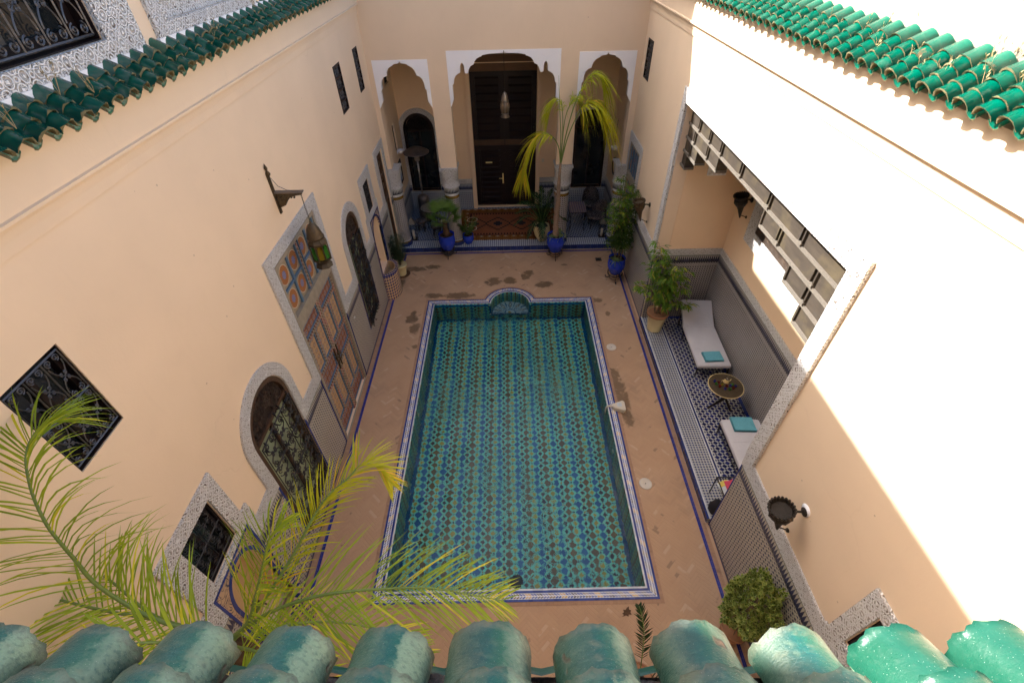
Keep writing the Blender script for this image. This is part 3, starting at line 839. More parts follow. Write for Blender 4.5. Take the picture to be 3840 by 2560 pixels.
mb.box(PI_X0+.01, NCX-NR-.07, PI_Y1-.012, PI_Y1-.002, -.11, -.03, 0); mb.box(NCX+NR+.07, PI_X1-.01, PI_Y1-.012, PI_Y1-.002, -.11, -.03, 0)
obj('niche_trim', mb, [M['pool_blue'], M['cop_white']], pool)
RXm = Matrix.Rotation(PI/2, 3, 'X')
mb = MB(); mb.lathe([(.085,0),(.085,.02),(.145,.02),(.15,0)], (NCX, PI_Y1-.004, -.835), 20, 0, ax=RXm); mb.lathe([(.001,.006),(.085,.006)], (NCX, PI_Y1-.004, -.835), 20, 1, ax=RXm)
obj('outlet', mb, [M['pool_aqua'], M['dark']], pool)
mb = MB(); mb.lathe([(.13,0),(.13,.02),(.001,.03)], (-.02, 3.63, FZ), 24); obj('drain', mb, M['dark'], pool)
for (x, y, z, s) in ((PI_X0, 7.5, -.42, 1), (PI_X0, 10.2, -.40, 1), (PI_X1, 9.2, -.38, -1), (PI_X1, 6.3, -.4, -1)):
    mb = MB(); mb.lathe([(.001,.015),(.045,.015),(.055,0)], (x, y, z), 14, ax=Matrix.Rotation(s*PI/2, 3, 'Y')); obj('inlet', mb, M['plastic'], pool)
# water surface
mb = MB(); O = pool_outline(-.001); mb.plate(HXY, WZ, None, O); wt = obj('water', mb, M['water']); tag(wt, 'clear rippled water filling the pool', 'water', kind='structure')

# ------------------------------------------------------------------ common building bits
CORN = [(0,7.085),(-.020,7.086),(-.022,7.10),(-.028,7.18),(-.040,7.25),(-.056,7.298),(-.104,7.302),(-.106,7.328),(-.080,7.338),(-.080,7.74),(.1,7.80)]
def tile_roof(parent, P0, A, D, n, courses, exp, r, mats, name='roof_tiles', seed=1, ragged=.012, length=.22, channel=True):
    """P0 lowest point of first barrel axis; A step between columns; D unit vector up the slope"""
    rnd = random.Random(seed); A = Vector(A); D = Vector(D).normalized(); N = D.cross(A).normalized()
    if N.z < 0: N = -N
    Au = A.normalized(); mb = MB(); K = 7
    for i in range(n):
        for c in range(courses):
            base = Vector(P0)+A*i+D*(exp*c+rnd.uniform(-.008,.008))+N*(.016*c+rnd.uniform(-.003,.004))+Au*rnd.uniform(-.006,.006)
            tw = rnd.uniform(-.04,.04); L = length*rnd.uniform(.93,1.02)
            rings = []
            for (s, rr, inner) in ((0, r, 0), (L, r*.86, 0)):
                P = []
                for k in range(K+1):
                    th = PI*k/K; jg = rnd.uniform(-ragged, ragged)*(s == 0)
                    P.append(base+D*(s+jg)+Au*(rr*math.cos(th)+tw*s)+N*(rr*.95*math.sin(th)))
                rings.append(mb.pts(P))
            ins = mb.pts([base+D*.0+Au*(r*.84*math.cos(PI*k/K))+N*(r*.80*math.sin(PI*k/K)) for k in range(K+1)])
            ins2 = mb.pts([base+D*.12+Au*(r*.80*math.cos(PI*k/K))+N*(r*.76*math.sin(PI*k/K)) for k in range(K+1)])
            for k in range(K):
                mb.face((rings[0]+k, rings[0]+k+1, rings[1]+k+1, rings[1]+k), 0, True)
                mb.face((ins+k+1, ins+k, rings[0]+k, rings[0]+k+1), 1)
                mb.face((ins2+k+1, ins2+k, ins+k, ins+k+1), 1)
            # hidden channel tile between the barrels
            if channel and c == 0:
                cb = base+A*.5+N*.004
                q0 = mb.pts([cb+D*.004+Au*(r*.55*math.cos(PI*k/4))-N*(r*.62*math.sin(PI*k/4)) for k in range(5)]); q1 = mb.pts([cb+D*(courses*exp+.1)+Au*(r*.8*math.cos(PI*k/4))-N*(r*.55*math.sin(PI*k/4)-.04) for k in range(5)])
                q2 = mb.pts([cb+D*.004+Au*(r*.55*math.cos(PI*k/4))-N*(r*.62*math.sin(PI*k/4)+.014) for k in range(5)])
                for k in range(4): mb.face((q0+k, q0+k+1, q1+k+1, q1+k), 0, True); mb.face((q2+k, q2+k+1, q0+k+1, q0+k), 1)
    return obj(name, mb, mats, parent)

# ================================================================== LEFT WING
LB = thing('plastered_wing', 'left wing with painted double door, arched grilled doors and dark green tile eave', 'building', (LX, 7, 0))
arch1 = arch(4.13, 5.47, .50, 3.07, 3.74); arch2 = arch(9.84, 10.95, .60, 3.18, 3.74)
fn1 = arch(2.36, 3.12, .62, 1.90, 2.46, 14); fn2 = arch(11.93, 12.78, .90, 2.15, 2.62, 14)
holesL = [rect(6.54, 8.59, .04, 4.75), arch1, arch2, rect(2.39, 3.06, 2.70, 3.62), rect(11.98, 12.60, 2.86, 3.72), rect(13.88, 14.64, .03, 3.75),
          rect(2.38, 3.0, 5.34, 6.35), fn1, fn2, rect(11.98, 12.48, 5.52, 6.48), rect(13.82, 14.22, 5.52, 6.48), rect(16.6, 16.95, 2.85, 3.75), rect(16.7, 17.3, 4.95, 5.6)]
plate('wall', SL, 0, .35, rect(-.9, 18.1, -.02, 7.76), holesL, M['wall'], LB)
extr('cornice', SL, CORN, -.9, BY, M['wall'], LB)
UX = -3.935; UK = 3.935/4.06
mb = MB(); mb.box(-4.8, -4.6, -1, 19, -.02, 7.6); obj('light_stop_wall', mb, M['wall'], LB)  # unseen wall added to stop sun leaking through the openings
mb = MB(); mb.box(-5.4, -5.2, 2.56, 15.29, 7.6, 12); obj('light_stop_wall', mb, M['wall'], LB)
mb = MB(); mb.box(-5.2, -4.25, 2.56, 15.29, 7.58, 7.62); obj('floor_slab', mb, M['wall'], LB)
plate('upper_wall', lambda a, d, b: (UX-d, a*UK, 9-(9-b)*UK), 0, .3, rect(2.66, 15.76, 7.6, 12.1), [rect(3.2, 5.60, 8.12, 10.2), rect(6.74, 8.9, 8.12, 10.2), rect(9.9, 12.0, 8.12, 10.2)], M['wall'], LB)
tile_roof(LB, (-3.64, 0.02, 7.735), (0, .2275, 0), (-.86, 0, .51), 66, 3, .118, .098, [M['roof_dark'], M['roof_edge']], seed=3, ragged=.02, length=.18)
mb = MB(); mb.plate(lambda a, d, b: (-4.04-d, a, b), 0, 2.4, [(14.2,7.6),(30,7.6),(30,17.5),(16.3,17.5),(16.3,15.9),(15.6,15.2),(15.13,14.66),(14.70,13.8),(14.42,13.0),(14.2,12.1)]); obj('unseen_shade_block', mb, M['wall'], LB)  # unseen mass, slanted outline shaped so its shadow edges the sunlit right wall
obj('unseen_shade_block', MB().box(-6.5, -4.04, -6, 2.55, 7.6, 18.5), M['wall'], LB)  # unseen mass added to keep the near wall and tiles in shade
# stucco surrounds (each proud of the wall)
plate('door_surround', SL, -.035, .0, [(6.27,2.13),(6.52,2.13),(6.52,4.77),(8.61,4.77),(8.61,2.13),(8.87,2.13),(8.87,4.985),(6.27,4.985)], [], M['stucco'], LB)
def arch_band(S, a0, a1, sp, top, w, zb, n=24):
    c = (a0+a1)/2; r = (a1-a0)/2
    O = [(c+(r+w)*math.cos(PI*i/n), sp+(top-sp+w)*math.sin(PI*i/n)) for i in range(n+1)]
    I = [(c+r*math.cos(PI*i/n), sp+(top-sp)*math.sin(PI*i/n)) for i in range(n+1)]
    return [(a1, zb), (a1+w, zb)]+O+[(a0-w, zb), (a0, zb)]+I[::-1]
plate('door_surround', SL, -.035, .0, arch_band(SL, 4.12, 5.48, 3.07, 3.75, .21, 2.13), [], M['stucco'], LB)
plate('door_surround', SL, -.035, .0, arch_band(SL, 9.83, 10.96, 3.18, 3.75, .22, 2.13), [], M['stucco'], LB)
plate('window_surround', SL, -.035, .0, [(2.06,2.66),(2.06,3.86),(3.30,3.86),(3.30,2.83),(3.45,2.83),(3.45,2.13),(3.26,2.13),(3.26,2.60),(2.20,2.60),(2.20,2.13),(1.9,2.13),(1.9,2.66)], [rect(2.385,3.065,2.695,3.625)], M['stucco_big'], LB)
plate('window_surround', SL, -.035, .0, [(11.62,2.13),(11.62,2.90),(11.73,2.90),(11.73,3.96),(12.84,3.96),(12.84,2.92),(12.98,2.92),(12.98,2.13),(12.88,2.13),(12.88,2.72),(11.84,2.72),(11.84,2.13)], [rect(11.975,12.605,2.855,3.725)], M['stucco'], LB)
plate('door_surround', SL, -.035, .0, [(13.58,2.13),(13.86,2.13),(13.86,3.77),(14.66,3.77),(14.66,2.13),(14.84,2.13),(14.84,3.97),(13.58,3.97)], [], M['stucco'], LB)
for (a, b) in ((3.45,3.91),(5.69,6.27),(8.87,9.61),(11.18,11.62),(12.98,13.58),(.5,1.9)): obj('frieze', sbox(MB(), SL, a, b, -.030, 0, 2.13, 2.41), M['stucco'], LB)
for (a, b, z0, z1) in ((.5,2.20,.0,2.13),(3.26,4.12,0,2.13),(4.12,5.48,0,.49),(5.48,6.50,0,2.13),(8.63,9.83,0,2.13),(9.83,10.96,0,.59),(10.96,11.84,0,2.13),(12.88,13.86,0,2.13),(14.66,14.94,0,2.13)):
    obj('tile_dado', sbox(MB(), SL, a, b, -.022, 0, z0, z1), M['dado'], LB)
for (a, z0, z1) in ((4.105,.5,2.13),(5.495,.5,2.13),(6.49,.04,2.13),(8.64,.04,2.13),(9.815,.6,2.13),(10.975,.6,2.13)): obj('edge_tiles', sbox(MB(), SL, a-.018, a+.018, -.028, -.0225, z0, z1), M['bluetrim'], LB)
arched_door(LB, SL, 4.13, 5.47, .50, 3.07, 3.74, 'glass_green', 'wide arched door with carved brown tympanum and bushy iron grille', 4)
arched_door(LB, SL, 9.84, 10.95, .60, 3.18, 3.74, 'glass_green', 'narrow arched door with iron grille near the arcade', 4)
window(LB, SL, 2.39, 3.06, 2.70, 3.62, .14, rows=2, cols=2, r=.0065, label='iron-grilled window framed by broad carved stucco')
window(LB, SL, 2.38, 3.0, 5.34, 6.35, .14, rows=2, cols=3, r=.0065, gm='iron_pale', gd=.02, label='deep upper window with scrolled iron grille')
window(LB, SL, 11.98, 12.60, 2.86, 3.72, .14, rows=2, cols=2, label='small grilled window above the far fountain')
w = obj('side_door', grille_mesh(SL, 13.92, 14.60, 2.35, 3.70, .05, 2, 2, .008), M['wood_mid'], LB, label='open far door with white lower leaf')
mb = MB(); mb.plate(SL, .04, .12, rect(13.885, 14.635, .04, 3.745), [rect(13.95, 14.57, .1, 2.2), rect(13.95, 14.57, 2.32, 3.68)]); obj('door_frame', mb, M['wood_mid'], w)
mb = MB(); sbox(mb, SL, 13.95, 14.30, .06, .09, .1, 2.2); obj('lower_leaf', mb, M['pane_white'], w)
mb = MB(); sbox(mb, SL, 13.9, 14.62, .14, .16, .05, 3.74); obj('pane', mb, M['dark'], w)
lace_slit(LB, SL, 11.96, 12.50, 5.5, 6.5); lace_slit(LB, SL, 13.8, 14.24, 5.5, 6.5)
for (a0, a1, z0, z1) in ((16.6,16.95,2.85,3.75),(16.7,17.3,4.95,5.6)):
    mb = MB(); sbox(mb, SL, a0, a1, .05, .07, z0, z1); obj('vent', mb, M['dark'], LB)

# painted double door
def painted_door(parent, S, a0, a1, z0, z1, label):
    S0 = S; S = lambda a, d, b: S0(a, d-.055, b)
    mb = MB(); sbox(mb, S, a0+.002, a1-.002, .12, .16, z0, z1-.002); zl = z0+(z1-z0)*.765; zb = z0+(z1-z0)*.705
    sbox(mb, S, a0+.004, a1-.004, .03, .25, .004, z0-.001)
    sbox(mb, S, a0+.002, a1-.002, .03, .12, zb, zl)      # plain lintel beam
    for a in (a0+.03, a1-.03): sbox(mb, S, a-.028, a+.028, .03, .119, z0, zb-.001)
    for a in (a0+.03, a1-.03): sbox(mb, S, a-.028, a+.028, .03, .119, zl+.001, z1-.002)
    sbox(mb, S, a0+.06, a1-.06, .03, .119, z1-.07, z1-.002)
    d = obj('painted_door', mb, M['pd_grey'], parent, label=label)
    c = (a0+a1)/2; W = (a1-a0-.12)
    # medallion panels over the beam: four across, two high
    zz0, zz1 = zl+.02, z1-.08; hh = (zz1-zz0)/2
    for j in range(2):
        for i in range(4):
            p0 = a0+.06+W*i/4+.035; p1 = a0+.06+W*(i+1)/4-.035; q0 = zz0+j*hh+.03; q1 = q0+hh-.06
            mb = MB(); P = [S(p0, .09, q0), S(p1, .09, q0), S(p1, .09, q1), S(p0, .09, q1)]; mb.quv(P, [(0,0),(1,0),(1,1),(0,1)])
            sb = [S(p0, .119, q0), S(p1, .119, q0), S(p1, .119, q1), S(p0, .119, q1)]
            for k in range(4): mb.poly([P[k], P[(k+1)%4], sb[(k+1)%4], sb[k]])
            obj('medallion', mb, M['medal'], d)
    mb = MB()
    for i in range(5):
        if i == 2: continue
        a = a0+.06+W*i/4; sbox(mb, S, a-.028, a+.028, .06, .118, zz0, zz1)
    sbox(mb, S, a0+.09, c-.07, .065, .118, zz0+hh-.022, zz0+hh+.022); sbox(mb, S, c+.07, a1-.09, .065, .118, zz0+hh-.022, zz0+hh+.022)
    for sg in (-1, 1): sbox(mb, S, c+sg*.075-.012, c+sg*.075+.012, .05, .118, zz0, zz1)
    obj('moulding', mb, M['pd_blue'], d)
    mb = MB(); sbox(mb, S, c-.06, c+.06, .07, .118, zz0, zz1)
    rows = [(z0+.04, .46), (z0+.50, .98), (z0+1.50, .50), (z0+2.02, .90), (z0+2.94, .36)]
    k = (zb-z0)/3.32; rows = [(z0+(r0-z0)*k, h*k) for r0, h in rows]
    for s in (0, 1):
        l0 = a0+.06 if s == 0 else c+.004; l1 = c-.004 if s == 0 else a1-.06
        for a in (l0+.04, l1-.04, (l0+l1)/2):
            if a == (l0+l1)/2:
                for i in (1, 3): sbox(mb, S, a-.04, a+.04, .07, .118, rows[i][0], rows[i][0]+rows[i][1])
            else: sbox(mb, S, a-.04, a+.04, .065, .118, z0, zb-.003)
        for (r0, h) in rows: sbox(mb, S, l0+.082, l1-.082, .068, .118, r0+h-.035, r0+h+.035) if r0+h < zb-.05 else None
    obj('strapwork', mb, M['pd_strap'], d)
    mb = MB()
    for s in (0, 1):
        l0 = (a0+.06 if s == 0 else c+.004)+.085; l1 = (c-.004 if s == 0 else a1-.06)-.085; lm = (l0+l1)/2
        for i, (r0, h) in enumerate(rows):
            zA, zB = r0+.045, r0+h-.045
            if i in (1, 3): cols = [(l0, lm-.045), (lm+.045, l1)]
            else: cols = [(l0, l1)]
            for (p, q) in cols:
                for (u0, u1, v0, v1) in ((p, p+.022, zA, zB), (q-.022, q, zA, zB), (p+.024, q-.024, zA, zA+.02), (p+.024, q-.024, zB-.02, zB)):
                    sbox(mb, S, u0, u1, .075, .118, v0, v1)
                obj('door_panel', sbox(MB(), S, p+.026, q-.026, .098, .118, zA+.024, zB-.024), M['pd_panel'] if i in (1, 3) else M['pd_red'], d)
    obj('panel_moulding', mb, M['pd_blue'], d)
    mb = MB(); zk = z0+1.75*k
    for sg in (-1, 1):
        mb.lathe([(.06,0),(.05,.03),(.02,.04),(.025,.07),(.001,.08)], S(c+sg*.07, .06, zk), 12, ax=Matrix.Rotation(PI/2 if S(0,1,0)[0] < S(0,0,0)[0] else -PI/2, 3, 'Y'))
        sbox(mb, S, c+sg*.07-.015, c+sg*.07+.015, .04, .062, zk-.35, zk+.25)
        mb.tube([S(c+sg*.07+.05*math.cos(t*PI/6), .03, zk-.05+.07*math.sin(t*PI/6)-.04) for t in range(13)], .009, 5)
    obj('handle', mb, M['bronze'], d)
    return d
painted_door(LB, SL, 6.54, 8.59, .04, 4.75, 'tall painted double door with round medallions above a plain beam')

# wall fountains
def fountain(parent, S, a0, a1, zs, sp, top, fa0, fa1, ft, zr, label, back='ochre'):
    mb = MB(); H_ = [arch(a0, a1, zs, sp, top, 14)]
    mb.plate(S, -.028, .0, rect(fa0, fa1, 0, ft), H_)
    f = obj('wall_fountain', mb, M['arab'], parent, label=label)
    mb = MB(); A = arch(a0, a1, zs, sp, top, 18)[2:]; B = arch(a0-.06, a1+.06, zs, sp, top+.06, 18)[2:]
    A = [(a1, zs)]+A+[(a0, zs)]; B = [(a1+.06, zs)]+B+[(a0-.06, zs)]
    for i in range(len(A)-1):
        P = [S(A[i][0], -.035, A[i][1]), S(B[i][0], -.035, B[i][1]), S(B[i+1][0], -.035, B[i+1][1]), S(A[i+1][0], -.035, A[i+1][1])]; mb.poly(P)
        mb.poly([S(A[i][0], -.035, A[i][1]), S(A[i+1][0], -.035, A[i+1][1]), S(A[i+1][0], .02, A[i+1][1]), S(A[i][0], .02, A[i][1])])
        mb.poly([S(B[i][0], -.035, B[i][1]), S(B[i+1][0], -.035, B[i+1][1]), S(B[i+1][0], -.028, B[i+1][1]), S(B[i][0], -.028, B[i][1])])
    for (u0, u1, v0, v1) in ((fa0, fa0+.04, .0, ft), (fa1-.04, fa1, .0, ft), (fa0+.042, fa1-.042, ft-.04, ft)): sbox(mb, S, u0, u1, -.036, -.0285, v0, v1)
    obj('blue_trim', mb, M['bluetrim'], f)
    mb = MB(); mb.plate(S, .30, .33, rect(a0-.05, a1+.05, zs-.3, top+.08)); obj('back_panel', mb, M[back], f)
    mb = MB(); m_ = (a0+a1)/2
    for i in range(9):
        th = i/8*PI; P = [S(m_+.28*math.cos(th)*q, .297, sp-.1+.4*math.sin(th)*q) for q in (.3, .65, 1.0)]
        mb.tube(P, [.012, .02, .008], 5, flat=.3)
    obj('painted_scrolls', mb, M['bluetrim'], f)
    c = (a0+a1)/2; r = (fa1-fa0)/2-.03; n = 18; pk = .72
    O = [(c-r*math.cos(PI*i/n), -.028-r*pk*math.sin(PI*i/n)) for i in range(n+1)]; I = [(c-(r-.11)*math.cos(PI*i/n), -.02-(r-.11)*pk*math.sin(PI*i/n)) for i in range(n+1)]
    mb = MB()
    for i in range(n):
        (x0, d0), (x1, d1) = O[i], O[i+1]; (u0, e0), (u1, e1) = I[i], I[i+1]
        s0 = r*PI*i/n; s1 = r*PI*(i+1)/n
        mb.quv([S(x0,d0,0), S(x1,d1,0), S(x1,d1,zr-.05), S(x0,d0,zr-.05)], [(s0,0),(s1,0),(s1,zr-.05),(s0,zr-.05)], 0, True)
        mb.poly([S(x0,d0*1.03-.004,zr-.05), S(x1,d1*1.03-.004,zr-.05), S(x1,d1*1.03-.004,zr), S(x0,d0*1.03-.004,zr)], 1)
        mb.quv([S(x0,d0*1.03-.004,zr), S(x1,d1*1.03-.004,zr), S(u1,e1,zr), S(u0,e0,zr)], [(s0,.02),(s1,.02),(s1,.08),(s0,.08)], 2)
        mb.poly([S(u0,e0,zr), S(u1,e1,zr), S(u1,e1,zr-.3), S(u0,e0,zr-.3)], 3)
    mb.poly([S(q[0], q[1], zr-.3) for q in I], 3)
    obj('basin', mb, [M['check_cream'], M['bluetrim'], M['check_cream'], M['ochre']], f)
    mb = MB(); sbox(mb, S, c-.05, c+.05, .22, .30, zs+.3, zs+.42); mb.tube([S(c, .24, zs+.36), S(c, .12, zs+.38), S(c, .08, zs+.3)], .014, 6); obj('spout', mb, M['bronze'], f)
    return f
fountain(LB, SL, 2.36, 3.12, .62, 1.90, 2.46, 2.20, 3.26, 2.59, .9, 'near wall fountain with scroll mosaic arch over a round basin')
fountain(LB, SL, 11.93, 12.78, .90, 2.15, 2.62, 11.84, 12.88, 2.715, .93, 'far wall fountain with tall ochre niche and chequered round basin')
# upper storey windows behind the eave
SU = lambda a, d, b: (UX-d, a*UK, 9-(9-b)*UK)
plate('window_surround', SU, -.045, 0, rect(2.7, 6.17, 7.965, 10.5), [rect(3.2, 5.60, 8.12, 10.2)], M['stucco_big'], LB)
plate('window_surround', SU, -.045, 0, rect(6.47, 9.35, 7.985, 10.5), [rect(6.74, 8.9, 8.12, 10.2)], M['stucco_big'], LB)
plate('window_surround', SU, -.045, 0, rect(9.62, 12.3, 7.985, 10.5), [rect(9.9, 12.0, 8.12, 10.2)], M['stucco_big'], LB)
obj('skirting', sbox(MB(), SU, 2.65, 6.2, -.05, 0, 7.6, 7.963), M['white_plaster'], LB)
obj('skirting', sbox(MB(), SU, 6.44, 12.4, -.05, 0, 7.6, 7.982), M['white_plaster'], LB)
w = window(LB, SU, 3.2, 5.60, 8.12, 10.2, .22, .11, rows=3, cols=8, gd=.05, r=.009, mull=True, gm='iron_pale', label='large dark upper window behind a scrolled iron grille')
mb = MB(); sbox(mb, SU, 3.3, 5.5, .225, .24, 8.50, 8.58); sbox(mb, SU, 4.7, 4.76, .225, .24, 8.2, 10.1); obj('glazing_bar', mb, M['screen_rail'], w)
for (a0, a1) in ((6.74, 8.9), (9.9, 12.0)):
    mb = MB(); mb.plate(SU, .03, .07, rect(a0, a1, 8.12, 8.30)); sbox(mb, SU, a0, a1, .0, .07, 8.305, 8.36)
    s = obj('plaster_screen', mb, M['stucco_big'], LB); g = MB()
    for k in range(24):
        x = a0+(a1-a0)*k/24; dx = (a1-a0)/24
        g.tube([SU(x, .04, 8.37), SU(x+dx, .04, 8.62)], .012, 4); g.tube([SU(x+dx, .04, 8.37), SU(x, .04, 8.62)], .012, 4); g.tube([SU(x, .04, 8.37), SU(x, .04, 9.8)], .010, 4)
        g.tube([SU(x, .04, 8.62), SU(x+dx, .04, 8.87)], .012, 4); g.tube([SU(x+dx, .04, 8.62), SU(x, .04, 8.87)], .012, 4)
    obj('lattice', g, M['white_plaster'], s)
    b = MB(); sbox(b, SU, a0, a1, .2, .22, 8.15, 10.1); obj('pane', b, M['ochre'], s)
# ================================================================== BACK WING WITH ARCADE
BB = thing('arcade_wing', 'peach far wing with three white lobed arches on tiled columns and tall dark doors inside', 'building', (0, BY+.2, 0))
plate('wall', SB, 0, .35, [(LX,2.95),(-3.76,2.95),(-3.76,6.02),(-2.2,6.02),(-2.2,2.95),(-1.66,2.95),(-1.66,6.21),(1.54,6.21),(1.54,2.98),(2.05,2.98),(2.05,6.12),(3.65,6.12),(3.65,2.95),(RX,2.95),(RX,8.0),(LX,8.0)], [], M['wall'], BB)
def foil(x0, x1, zt, half):
    P = [(x0+t, z) for t, z in half]; c = (x0+x1)/2
    P += [(2*c-x, z) for x, z in reversed(P[:-1])]
    return P+[(x1, zt), (x0, zt)]
hs = [(.0,4.77),(.11,4.95),(.11,5.25),(.15,5.27),(.16,5.42),(.20,5.53),(.27,5.60),(.35,5.62),(.36,5.68),(.39,5.76),(.45,5.83),(.53,5.87),(.56,5.88),(.575,5.91),(.64,5.925),(.72,5.93),(.755,5.95),(.778,6.005)]
hm = [(.0,4.76),(.10,4.95),(.10,5.35),(.14,5.38),(.16,5.50),(.22,5.60),(.30,5.65),(.355,5.67),(.36,5.80),(.375,5.87),(.42,5.92),(.465,5.87),(.48,5.80),(.485,5.66),(.55,5.645),(.58,5.66),(.60,5.74),(.66,5.83),(.75,5.87),(.78,5.94),(.84,6.01),(.93,6.05),(.98,6.06),(1.0,6.09),(1.2,6.12),(1.5,6.13),(1.565,6.15),(1.6,6.195)]
for (x0, x1, zt, h) in ((-3.755, -2.2, 6.02, hs), (-1.66, 1.54, 6.21, hm), (2.05, 3.65, 6.12, [(t*1.03, z+.1 if z > 5 else z+.03) for t, z in hs])):
    plate('lobed_arch', SB, -.012, .16, foil(x0, x1, zt, h), [], M['white_plaster'], BB)
plate('inner_wall', SP, 0, .3, rect(LX, RX, 0, 6.6), [arch(-3.79, -2.67, .92, 3.22, 3.80), rect(-1.27, 1.05, .2, 5.30), arch(2.45, 3.64, .92, 3.22, 3.80)], M['wall_in'], BB)
mb = MB(); mb.box(LX-.35, RX+.35, 18.6, 18.8, -.02, 7.0); obj('light_stop_wall', mb, M['wall_in'], BB)  # unseen backing added against sun leaks behind the arcade windows
mb = MB(); mb.box(LX, RX, BY+.35, PY, 6.55, 6.7); obj('ceiling', mb, M['wood_dark'], BB)
mb = MB(); mb.box(LX-.35, RX+.35, BY+.35, 19, 7.0, 7.2); obj('roof', mb, M['cream_wall'], BB)
M['dado_in2'] = dado('zellige_dado_arcade', .075, (.012,.022,.075), (.44,.47,.50), top=1.16)
plate('tile_dado', SP, -.02, 0, [(LX,.15),(-1.42,.15),(-1.42,1.16),(-2.66,1.16),(-2.66,.90),(-3.80,.90),(-3.80,1.16),(LX,1.16)], [], M['dado_in2'], BB)
plate('tile_dado', SP, -.02, 0, [(1.20,.15),(RX,.15),(RX,1.16),(3.65,1.16),(3.65,.90),(2.44,.90),(2.44,1.16),(1.20,1.16)], [], M['dado_in2'], BB)
for S_ in (SL, SR):
    obj('tile_dado', sbox(MB(), S_, BY+.55, PY-.02, -.02, 0, .15, 1.16), M['dado_in2'], BB)
    obj('frieze', sbox(MB(), S_, BY+.55, PY-.03, -.025, 0, 1.16, 1.35), M['stucco'], BB)
for (a, b) in ((-2.47,-1.42),(1.20,2.25)): obj('frieze', sbox(MB(), SP, a, b, -.025, 0, 1.16, 1.35), M['stucco'], BB)
plateP = arch_band(SP, -3.79, -2.67, 3.22, 3.80, .17, 1.16)
plate('window_surround', SP, -.03, 0, [(max(LX+.002, x), z) for x, z in plateP], [], M['stucco'], BB)
plate('window_surround', SP, -.03, 0, arch_band(SP, 2.45, 3.64, 3.22, 3.80, .17, 1.16), [], M['stucco'], BB)
arched_door(BB, SP, -3.79, -2.67, .92, 3.22, 3.80, 'glass_dark', 'dark arched window behind the patio heater', carved=False, gr=False)
arched_door(BB, SP, 2.45, 3.64, .92, 3.22, 3.80, 'glass_dark', 'dark arched window behind the tall palm', carved=False, gr=False)
# plaster jambs and tall door
for a in (-1.42, 1.06): obj('door_jamb', sbox(MB(), SP, a, a+.14, -.10, 0, .15, 5.35), M['wall_in'], BB)
mb = MB(); sbox(mb, SP, -1.27, 1.05, .0, .18, 5.06, 5.30); sbox(mb, SP, -1.40, 1.18, -.14, -.02, 5.36, 5.58); d = obj('tall_door', mb, M['wood_lintel'], BB, label='very tall dark louvred double door with brown beams')
mb = MB(); sbox(mb, SP, -1.22, 1.0, -.145, -.05, 5.60, 5.75, 0); obj('lintel_board', mb, M['white_plaster'], d)
mb = MB(); sbox(mb, SP, -1.42, 1.2, -.10, -.02, 5.76, 6.5); obj('carved_header', mb, M['stucco'], d)
mb = MB()
for x in (-1.33, 1.11): mb.lathe([(.001,-.2),(.11,-.2),(.13,-.1),(.13,.02),(.001,.03)], (x, PY-.05, 5.62), 14, ax=Matrix.Rotation(PI/2, 3, 'X'))
obj('pivot', mb, M['wood_dark'], d)
mb = MB(); cx = -.11
for s in (-1, 1):
    x0, x1 = (cx-1.15, cx-.008) if s < 0 else (cx+.008, cx+1.15)
    for (u0, u1, v0, v1) in ((x0, x0+.16, .22, 5.04), (x1-.16, x1, .22, 5.04), (x0+.16, x1-.16, .22, .34), (x0+.16, x1-.16, 4.9, 5.04), (x0+.16, x1-.16, 2.42, 2.58)): sbox(mb, SP, u0, u1, .06, .12, v0, v1)
    n1, n2 = 9, 10
    for k in range(n1):
        z = 2.63+k*(4.87-2.63)/n1; h = (4.87-2.63)/n1
        P = [SP(x0+.17, .11, z), SP(x1-.17, .11, z), SP(x1-.17, .075, z+h*.80), SP(x0+.17, .075, z+h*.80)]; mb.poly(P); Q = [P[3], P[2], SP(x1-.17, .115, z+h*.97), SP(x0+.17, .115, z+h*.97)]; mb.poly(Q)
    for k in range(n2):
        z = .38+k*(2.40-.38)/n2; h = (2.40-.38)/n2
        P = [SP(x0+.24, .11, z), SP(x1-.24, .11, z), SP(x1-.24, .08, z+h*.78), SP(x0+.24, .08, z+h*.78)]; mb.poly(P); mb.poly([P[3], P[2], SP(x1-.24, .115, z+h*.95), SP(x0+.24, .115, z+h*.95)])
        sbox(mb, SP, x0+.165, x0+.235, .08, .12, z, z+h*.97); sbox(mb, SP, x1-.235, x1-.165, .08, .12, z, z+h*.97)
sbox(mb, SP, -1.27, 1.05, .13, .16, .2, 5.05)
obj('door_leaf', mb, M['wood_dark'], d)
mb = MB(); sbox(mb, SP, cx-1.15, cx-.01, .045, .059, 2.60, 2.80); sbox(mb, SP, cx+.01, cx+1.15, .045, .059, 2.60, 2.80); obj('cross_beam', mb, M['wood_mid'], d)
mb = MB(); sbox(mb, SP, cx-.75, cx-.5, .045, .06, 1.93, 1.98); mb.tube([SP(cx-.10, .03, 1.32), SP(cx-.26, .02, 1.33)], .018, 6); sbox(mb, SP, cx-.13, cx-.08, .04, .06, 1.12, 1.52); obj('handle', mb, M['brass'], d)
mb = MB(); sbox(mb, SP, 1.28, 1.36, -.02, 0, 1.95, 2.07); obj('light_switch', mb, M['plastic'], BB)
# raised arcade floor
mb = MB(); mb.box(LX, RX, 14.68, BY+.32, 0, .15, 0); mb.box(LX, RX, BY+.32, PY, 0, .15, 1)
mb.box(LX, RX, 14.676, 14.74, .02, .154, 2); mb.box(LX, RX, BY+.30, BY+.33, .1, .154, 2)
fl = obj('arcade_floor', mb, [M['check_port'], M['port_floor'], M['step_blue']]); tag(fl, 'raised arcade floor in blue and white mosaic', 'floor', kind='structure')
